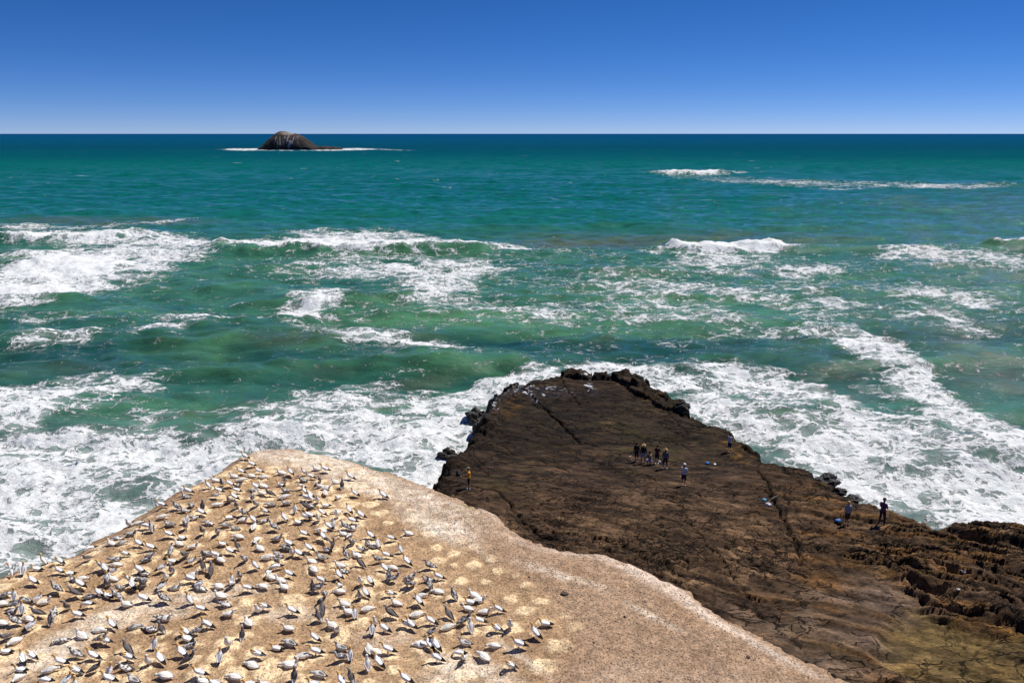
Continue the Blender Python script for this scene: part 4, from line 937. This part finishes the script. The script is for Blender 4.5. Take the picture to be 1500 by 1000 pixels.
boulder(1231, 721, 4.3, (.5, .45, .35), 'small dark boulder on the seaward edge near the blonde woman')
boulder(1250, 731, 4.4, (.7, .5, .25), 'flat dark boulder on the edge between the two right-hand people')
boulder(1000, 597, 3.3, (.75, .8, .75), 'squarish dark boulder on the far right rim of the platform')
boulder(705, 628, 1.2, (1.0, 1.0, .9), 'ragged black boulder against the left wall of the platform')

# ================================================================ people
SKIN = simple('skin', (.42, .22, .14), .6, .12, 6); SKIND = simple('dark_skin', (.16, .08, .05), .6, .12, 6)
MATS = {}
def cloth(name, c):
    if name not in MATS: MATS[name] = simple(name, c, .9, .22, 18)
    return MATS[name]
def limb_pts(pose, s):
    return {'down': ((.235, -.02, 1.15), (.245, .07, .90)), 'front': ((.22, .06, 1.17), (.10, .33, 1.14)), 'hold': ((.23, .05, 1.18), (.05, .26, 1.22)), 'hip': ((.31, -.05, 1.17), (.20, .06, 1.0)), 'reach': ((.22, .12, 1.20), (.14, .38, 1.10)), 'knee': ((.24, .18, .78), (.16, .40, .62))}[pose]
def link(name, me, mat, parent, label=None):
    o = bpy.data.objects.new(name, me); me.materials.clear(); me.materials.append(mat); S.collection.objects.link(o); o.parent = parent
    if label: o['label'] = label
    return o
def person(px, py, height, heading, label, top, bottom, skin=SKIN, arms=('down', 'down'), legs='stand', shorts=False, sleeve='short', hair=None, hat=None, shoes=(.05, .05, .05), skirt=False, hold=None):
    """faces +Y in its own frame"""
    crouch = legs == 'crouch'
    dzc = -.42 if crouch else 0; lean = .10 if crouch else 0
    def T(p):          # upper body offset when crouching
        return (p[0], p[1]+(p[2]-.9)*lean*1.5+(-.12 if crouch else 0), p[2]+dzc)
    bm = bmesh.new()
    torso = [((0, 0, .86), .14, .10), ((0, 0, .96), .155, .11), ((0, 0, 1.08), .135, .10), ((0, .01, 1.22), .16, .11), ((0, 0, 1.36), .175, .105), ((0, -.005, 1.44), .12, .08), ((0, 0, 1.50), .06, .06), ((0, .01, 1.58), .055, .058)]
    loft(bm, [(T(p), w, d) for p, w, d in torso], 16, up=(0, 1, 0))
    hc = T((0, .02, 1.66)); ball(bm, hc, (.076, .095, .115), 3); ball(bm, (hc[0], hc[1]+.04, hc[2]-.06), (.055, .055, .06), 2)
    loft(bm, [((hc[0], hc[1]+.085, hc[2]+.025), .010, .01), ((hc[0], hc[1]+.112, hc[2]-.022), .016, .014)], 8)
    ball(bm, (hc[0], hc[1]+.088, hc[2]-.055), (.026, .012, .010), 1)
    for s in (-1, 1): ball(bm, (hc[0]+s*.08, hc[1]-.005, hc[2]-.005), (.012, .022, .034), 1)
    arm = {}; leg = {}
    for s, ap in ((-1, arms[0]), (1, arms[1])):
        e, w = limb_pts(ap, s); sh = T((s*.175, 0, 1.42))
        if crouch and ap == 'knee': e = (s*e[0], e[1], e[2]); w = (s*w[0], w[1], w[2])
        else: e = T((s*e[0], e[1], e[2])); w = T((s*w[0], w[1], w[2]))
        arm[s] = (sh, e, w); chain(bm, [sh, e, w], [.055, .040, .029])
        ev = Vector(e); wv3 = Vector(w); d = (wv3-ev).normalized(); side = d.cross(Vector((0, 0, 1))); 
        if side.length < .3: side = d.cross(Vector((1, 0, 0)))
        side.normalize(); nrm = side.cross(d).normalized()
        pc = wv3+d*.05; loft(bm, [(wv3, .026, .022), (pc, .040, .018), (wv3+d*.09, .042, .015)], 10)
        for fi, (off, ln) in enumerate(((-.033, .062), (-.011, .075), (.011, .080), (.033, .070))):
            b0 = wv3+d*.085+side*off; m0 = b0+d*ln*.55-nrm*.006; t0 = m0+d*ln*.35-nrm*.028
            loft(bm, [(b0, .0095, .0095), (m0, .009, .009), (t0, .0075, .0075)], 7)
        th0 = wv3+d*.03+side*.03*(-s); loft(bm, [(th0, .011, .011), (th0+side*.03*(-s)+d*.03, .010, .010), (th0+side*.04*(-s)+d*.06, .008, .008)], 7)
        if crouch:
            hp, kn, an = (s*.10, -.14, .42), (s*.17, .22, .50), (s*.13, .03, .08)
        elif legs == 'wide': hp, kn, an = (s*.09, 0, .90), (s*.14, .04, .49), (s*.17, 0, .08)
        elif legs == 'step': hp, kn, an = (s*.09, 0, .90), (s*.10, .05+s*.04, .49), (s*.11, s*.12, .08)
        else: hp, kn, an = (s*.09, 0, .90), (s*.10, .025, .49), (s*.105, -.01, .08)
        leg[s] = (hp, kn, an)
        lk = [hp, tuple((Vector(hp)+Vector(kn))/2), kn, tuple(Vector(kn)*.68+Vector(an)*.32+Vector((0, -.012, 0))), an]
        chain(bm, lk, [.088, .078, .053, .054, .036])
        loft(bm, [((an[0], an[1]-.06, .035), .035, .032), ((an[0], an[1]+.02, .045), .04, .045), ((an[0]+s*.01, an[1]+.11, .028), .046, .026), ((an[0]+s*.015, an[1]+.18, .02), .03, .016)], 10)
    root = bpy.data.objects.new('person', None); S.collection.objects.link(root); root.empty_display_size = .2
    body = link('body', solid('body', bm, .0095, 1), skin, root)
    for s in (-1, 1):
        b_ = bmesh.new(); ball(b_, (hc[0]+s*.03, hc[1]+.088, hc[2]+.018), (.011, .007, .007), 1); me = bpy.data.meshes.new('eye'); b_.to_mesh(me); b_.free(); link('eye', me, cloth('eye_dark', (.02, .015, .012)), root)
    # top
    bm = bmesh.new(); gr = .020
    loft(bm, [(T(p), w+gr, d+gr) for p, w, d in torso[1:6]]+[(T((0, 0, 1.475)), .075, .07)], 16, up=(0, 1, 0))
    for s in (-1, 1):
        sh, e, w = [Vector(q) for q in arm[s]]
        if sleeve == 'none': chain(bm, [Vector((s*.10, sh.y, sh.z+.0)), sh-Vector((s*.03, 0, 0))], [.06, .062])
        elif sleeve == 'short': chain(bm, [Vector((s*.08, sh.y, sh.z)), sh, sh.lerp(e, .7)], [.07, .072, .062])
        else: chain(bm, [Vector((s*.08, sh.y, sh.z)), sh, e, e.lerp(w, .92)], [.07, .072, .056, .044])
    link('jacket' if sleeve == 'long' else 'shirt', solid('top', bm, .012, 2), top, root)
    # bottom
    bm = bmesh.new(); ends = []
    loft(bm, [(T((0, 0, .84)), .15, .12), (T((0, 0, .92)), .168, .125), (T((0, 0, 1.0)), .160, .122)], 16, up=(0, 1, 0))
    for s in (-1, 1):
        hp, kn, an = [Vector(q) for q in leg[s]]
        if shorts: chain(bm, [hp, hp.lerp(kn, .85)], [.105, .085])
        else: chain(bm, [hp, kn, kn.lerp(an, .9)], [.104, .074, .056])
    link('skirt' if skirt else ('shorts' if shorts else 'trousers'), solid('bottom', bm, .012, 2), bottom, root)
    for s in (-1, 1):
        an = leg[s][2]; bm = bmesh.new()
        loft(bm, [((an[0], an[1]-.075, .035), .042, .04), ((an[0], an[1]+.0, .05), .05, .058), ((an[0]+s*.01, an[1]+.11, .034), .055, .034), ((an[0]+s*.015, an[1]+.19, .022), .038, .022)], 12)
        ball(bm, (an[0], an[1]-.06, .04), (.042, .035, .04), 2)
        link('shoe', solid('shoe', bm, .01, 2), cloth('shoe_%d' % int(sum(shoes)*100), shoes), root)
    if hair:
        bm = bmesh.new(); hm, ln = hair
        ball(bm, (hc[0], hc[1]-.014, hc[2]+.022), (.088, .100, .108), 3)
        if ln: ball(bm, (hc[0], hc[1]-.055, hc[2]-.05), (.088, .06, .12), 2); ball(bm, (hc[0], hc[1]-.06, hc[2]-.12), (.075, .045, .08), 2)
        me = solid('hair', bm, .012, 1); link('hair', me, hm, root)
    if hat:
        hm, brim = hat; bm = bmesh.new(); zc = hc[2]+.05
        prof_ = [(.0, .105), (.06, .10), (.092, .06), (.100, .0)]+([(brim, -.015), (brim+.004, -.025), (.098, -.012)] if brim > .12 else [(.102, -.02)])
        n = 24; rings = []
        for r_, z_ in prof_:
            rings.append([bm.verts.new((hc[0]+max(r_, .002)*math.cos(a), hc[1]+max(r_, .002)*1.08*math.sin(a), zc+z_+(.012*math.sin(3*a) if r_ > .12 else 0))) for a in [2*math.pi*k/n for k in range(n)]])
        for a, b in zip(rings, rings[1:]):
            for k in range(n): bm.faces.new((a[k], a[(k+1) % n], b[(k+1) % n], b[k]))
        bm.faces.new(rings[0])
        if brim <= .12: loft(bm, [((hc[0], hc[1]+.08, zc-.005), .07, .006), ((hc[0], hc[1]+.13, zc-.012), .065, .006), ((hc[0], hc[1]+.17, zc-.02), .04, .005)], 10)
        bmesh.ops.recalc_face_normals(bm, faces=bm.faces)
        me = bpy.data.meshes.new('hat'); bm.to_mesh(me); bm.free(); link('hat' if brim > .12 else 'cap', me, hm, root)
    p = on_plat(px, py); sc_ = height/1.775
    root.location = (p.x, p.y, p.z-.02); root.rotation_euler = (0, 0, R(heading-90)); root.scale = (sc_,)*3
    tag(root, label, 'person'); C.view_layer.update()
    hands = {s: root.matrix_world @ Vector(arm[s][2]) for s in (-1, 1)}
    return root, hands
H = {'black': cloth('black_cloth', (.014, .013, .016)), 'navy': cloth('navy_cloth', (.02, .022, .04)), 'white': cloth('white_cloth', (.55, .57, .66)), 'yellow': cloth('yellow_cloth', (.72, .33, .02)), 'maroon': cloth('maroon_cloth', (.07, .018, .016)),
     'grey': cloth('grey_cloth', (.10, .105, .13)), 'paleblue': cloth('pale_blue_cloth', (.35, .38, .55)), 'tan': cloth('tan_cloth', (.22, .17, .13)), 'lgrey': cloth('light_grey_cloth', (.26, .30, .36)), 'brown': cloth('brown_cloth', (.05, .03, .02)), 'purple': cloth('purple_cloth', (.10, .03, .10)),
     'straw': cloth('straw', (.50, .30, .15)), 'blackhair': cloth('black_hair', (.010, .008, .008)), 'blond': cloth('blond_hair', (.60, .38, .14)), 'cap': cloth('white_cap_cloth', (.75, .77, .85)), 'greycap': cloth('grey_cap_cloth', (.28, .25, .17)), 'redcap': cloth('maroon_cap_cloth', (.16, .03, .05))}
_, hy = person(687, 716, 1.80, 180, 'person in a bright yellow shirt and black trousers by the left rock edge', H['yellow'], H['black'], SKIND, ('reach', 'front'), hat=(H['greycap'], .10), shoes=(.35, .38, .5))
person(932, 675, 1.76, 95, 'person all in black, leftmost of the five standing together', H['black'], H['black'], SKIND, ('down', 'down'), sleeve='long', hair=(H['blackhair'], False), shoes=(.5, .45, .42))
person(942, 678, 1.78, 85, 'person in a straw hat, black top and pale shorts within the group', H['black'], H['paleblue'], SKIND, ('down', 'down'), legs='wide', shorts=True, sleeve='long', hat=(H['straw'], .175), shoes=(.10, .06, .05))
person(951, 681, 1.72, 120, 'person crouching with pale shorts in the middle of the group', H['tan'], H['paleblue'], SKIND, ('knee', 'knee'), legs='crouch', shorts=True, hair=(H['blackhair'], False))
person(962, 679, 1.76, 75, 'dark haired person in a maroon shirt right of the crouching one', H['maroon'], H['black'], SKIN, ('front', 'hip'), shorts=True, hair=(H['blackhair'], False), shoes=(.6, .6, .62))
person(974, 686, 1.82, 95, 'person in a grey jacket and white shoes, rightmost of the group of five', H['grey'], H['black'], SKIND, ('down', 'down'), legs='wide', shorts=True, sleeve='long', hair=(H['blackhair'], True), hat=(H['straw'], .15), shoes=(.7, .7, .74))
person(1001, 711, 1.84, 60, 'person in a white shirt and white cap standing alone with dark shorts', H['white'], H['black'], SKIND, ('hold', 'hold'), shorts=True, hat=(H['cap'], .10), shoes=(.40, .18, .13))
_, hs8 = person(1068, 662, 1.80, 40, 'person in a white sleeveless top fishing from the ledge by the surf', H['white'], H['navy'], SKIN, ('front', 'reach'), shorts=True, sleeve='none', hair=(H['blackhair'], False), shoes=(.35, .2, .14))
person(1240, 769, 1.80, 100, 'blonde person in a grey top and brown shorts beside the cool box', H['lgrey'], H['brown'], SKIN, ('down', 'down'), shorts=True, hair=(H['blond'], True), shoes=(.05, .03, .03))
person(1291, 768, 1.95, 35, 'person in a dark purple top and black trousers, farthest right at the edge', H['purple'], H['black'], SKIND, ('hold', 'hold'), legs='wide', sleeve='long', hat=(H['redcap'], .10))

# ================================================================ fishing gear
ROD = simple('rod_carbon', (.03, .026, .025), .4, .2, 8); CORK = simple('rod_grip_cork', (.30, .18, .09), .8); METAL = simple('reel_metal', (.35, .35, .38), .35, .1, 8, .8)
def rod(a, b, label, grip=.45):
    a, b = Vector(a), Vector(b); L = (b-a).length; root = bpy.data.objects.new('fishing_rod', None); S.collection.objects.link(root); root.location = a
    root.rotation_euler = (b-a).to_track_quat('Z', 'Y').to_euler(); tag(root, label, 'fishing rod')
    def mk(name, fn, mat):
        bm = bmesh.new(); fn(bm); bmesh.ops.recalc_face_normals(bm, faces=bm.faces); me = bpy.data.meshes.new(name); bm.to_mesh(me); bm.free(); link(name, me, mat, root)
    mk('blank', lambda bm: loft(bm, [((0, 0, grip), .013, .013), ((0, .01, L*.5), .009, .009), ((0, .0, L), .004, .004)], 8), ROD)
    mk('grip', lambda bm: loft(bm, [((0, 0, 0), .02, .02), ((0, 0, .03), .017, .017), ((0, 0, grip), .016, .016)], 10), CORK)
    def reel(bm):
        loft(bm, [((-.05, .07, grip), .038, .038), ((.05, .07, grip), .038, .038)], 14); loft(bm, [((0, 0, grip), .01, .01), ((0, .07, grip), .01, .01)], 8); loft(bm, [((.05, .07, grip), .006, .006), ((.08, .07, grip), .006, .006), ((.085, .11, grip), .008, .008)], 6)
    mk('reel', reel, METAL)
V3 = Vector
p = on_plat(962, 641); rod(p, p+V3((1.1, .9, 2.3)), 'fishing rod propped on the rock behind the group of five', .5)
p = on_plat(926, 676); q = on_plat(911, 665); rod(p+V3((0, 0, .12)), q+V3((0, 0, .9)), 'fishing rod slanting up left of the person in black')
h_ = hs8[1]; rod(h_-V3((.15, .15, .25)), h_+V3((1.2, 1.2, 1.7)), 'fishing rod held out over the surf by the person in the sleeveless top')
p = on_plat(1126, 735); q = on_plat(1143, 728); rod(p+V3((0, 0, .08)), q+V3((0, 0, .35)), 'fishing rod lying beside the white bag on the cracked rock', .3)
h_ = hy[-1]; rod(h_+V3((.25, 0, -.02)), h_+V3((-1.5, .35, -.35)), 'fishing rod held low by the person in the yellow shirt')
# bags, cool boxes and tubs
def gear(px, py, name, label, cat, parts, rot=20):
    root = bpy.data.objects.new(name, None); S.collection.objects.link(root); p = on_plat(px, py); root.location = p+V3((0, 0, .0)); root.rotation_euler = (0, 0, R(rot)); tag(root, label, cat)
    for pn, fn, mat in parts:
        bm = bmesh.new(); fn(bm); bmesh.ops.recalc_face_normals(bm, faces=bm.faces); me = bpy.data.meshes.new(pn); bm.to_mesh(me); bm.free()
        for f in me.polygons: f.use_smooth = True
        link(pn, me, mat, root)
def rbox(c, s, taper=.9, bev=.02):
    def f(bm):
        v = bmesh.ops.create_cube(bm, size=1)['verts']
        for q in v:
            t_ = 1 if q.co.z > 0 else taper; q.co = Vector((c[0]+q.co.x*s[0]*t_, c[1]+q.co.y*s[1]*t_, c[2]+q.co.z*s[2]))
        es = list({e for q in v for e in q.link_edges}); bmesh.ops.bevel(bm, geom=es, offset=bev, segments=3, affect='EDGES')
    return f
def arch(w, z0, z1, r=.012):
    return lambda bm: loft(bm, [((-w, 0, z0), r, r), ((-w*.9, 0, z1-.03), r, r), ((-w*.5, 0, z1), r, r), ((w*.5, 0, z1), r, r), ((w*.9, 0, z1-.03), r, r), ((w, 0, z0), r, r)], 8)
def sack(r, h0, sd):
    def f(bm):
        v = bmesh.ops.create_icosphere(bm, subdivisions=3, radius=1)['verts']
        for q in v:
            k = 1+.16*math.sin(q.co.x*5+sd)*math.cos(q.co.y*4+q.co.z*3); q.co = Vector((q.co.x*r*k, q.co.y*r*.8*k, max(q.co.z, -.8)*h0*k+h0*.8))
    return f
BLUE = simple('blue_plastic', (.02, .16, .55), .45, .15); LBLUE = simple('light_blue_plastic', (.10, .38, .60), .5, .15); WHITEP = simple('white_plastic', (.70, .68, .72), .5, .12); BLK = simple('black_fabric', (.012, .013, .018), .8, .3)
gear(1227, 768, 'cool_box', 'black cool box with a blue lid left of the blonde person', 'cool box', [('box', rbox((0, 0, .15), (.44, .30, .30)), BLK), ('lid', rbox((0, 0, .33), (.40, .26, .05), 1.0), BLUE), ('handle', arch(.24, .27, .42), WHITEP)], 15)
gear(1036, 680, 'tub', 'bright blue plastic tub on the rock right of the group', 'tub', [('tub_body', rbox((0, 0, .08), (.30, .22, .16), .8), BLUE), ('rim', rbox((0, 0, .17), (.34, .25, .03), 1.0, .01), BLUE)], 10)
gear(1047, 680, 'bag', 'flat white bag lying beside the blue tub', 'bag', [('sack', sack(.15, .05, 1), WHITEP), ('knot', sack(.04, .08, 2), WHITEP)], 60)
gear(1119, 734, 'tackle_box', 'small light blue tackle box left of the white bag', 'tackle box', [('box', rbox((0, 0, .08), (.30, .20, .16)), LBLUE), ('lid', rbox((0, 0, .175), (.32, .22, .03), 1.0, .01), LBLUE), ('handle', arch(.09, .17, .23, .009), BLK)], 35)
gear(1125, 741, 'bag', 'crumpled white carrier bag on the cracked rock', 'bag', [('sack', sack(.22, .15, 3), WHITEP), ('handle', arch(.09, .2, .36, .012), WHITEP)], -20)
gear(966, 678, 'bag', 'small white bag at the feet of the person in maroon', 'bag', [('sack', sack(.13, .13, 5), WHITEP), ('handle', arch(.06, .2, .30, .009), WHITEP)], 0)
gear(671, 697, 'backpack', 'dark blue backpack on the ledge in front of the yellow shirt', 'backpack', [('pack', rbox((0, 0, .24), (.34, .24, .48), .95, .06), cloth('navy_cloth', (.02, .022, .04))), ('pocket', rbox((0, -.14, .17), (.24, .08, .22), 1, .03), BLK), ('strap', arch(.08, .40, .54, .015), BLK)], 30)
# two gulls standing on the near right slabs
for px, py, hd_, lab in ((1411, 841, 170, 'small white gull on the upper slab at the right'), (1403, 867, 210, 'small white gull above the dark overhang at the right')):
    bm = bmesh.new()
    loft(bm, [((-.24, 0, .13), .01, .006), ((-.15, 0, .15), .03, .02), ((-.05, 0, .16), .06, .055), ((.06, 0, .18), .055, .055), ((.11, 0, .23), .03, .03), ((.13, 0, .26), .03, .032), ((.16, 0, .265), .02, .02), ((.21, 0, .255), .004, .005)], 12)
    for s in (-1, 1): loft(bm, [((0, s*.02, .12), .006, .006), ((0, s*.03, .06), .006, .006), ((.02, s*.03, .005), .012, .005)], 6)
    me = solid('gull', bm, .009, 1)
    paint(me, lambda x, y, z: np.where(((x < -.15) | (x > .175) | (z < .1))[:, None], np.array([.05, .05, .06]), np.array([.75, .75, .76])))
    me.materials.append(M_AD); o = bpy.data.objects.new('gull', me); S.collection.objects.link(o); o.location = on_plat(px, py); o.rotation_euler = (0, 0, R(hd_)); tag(o, lab, 'gull')
print('birds', len(made), 'labels', len({t_[0]['label'] for t_ in made}))
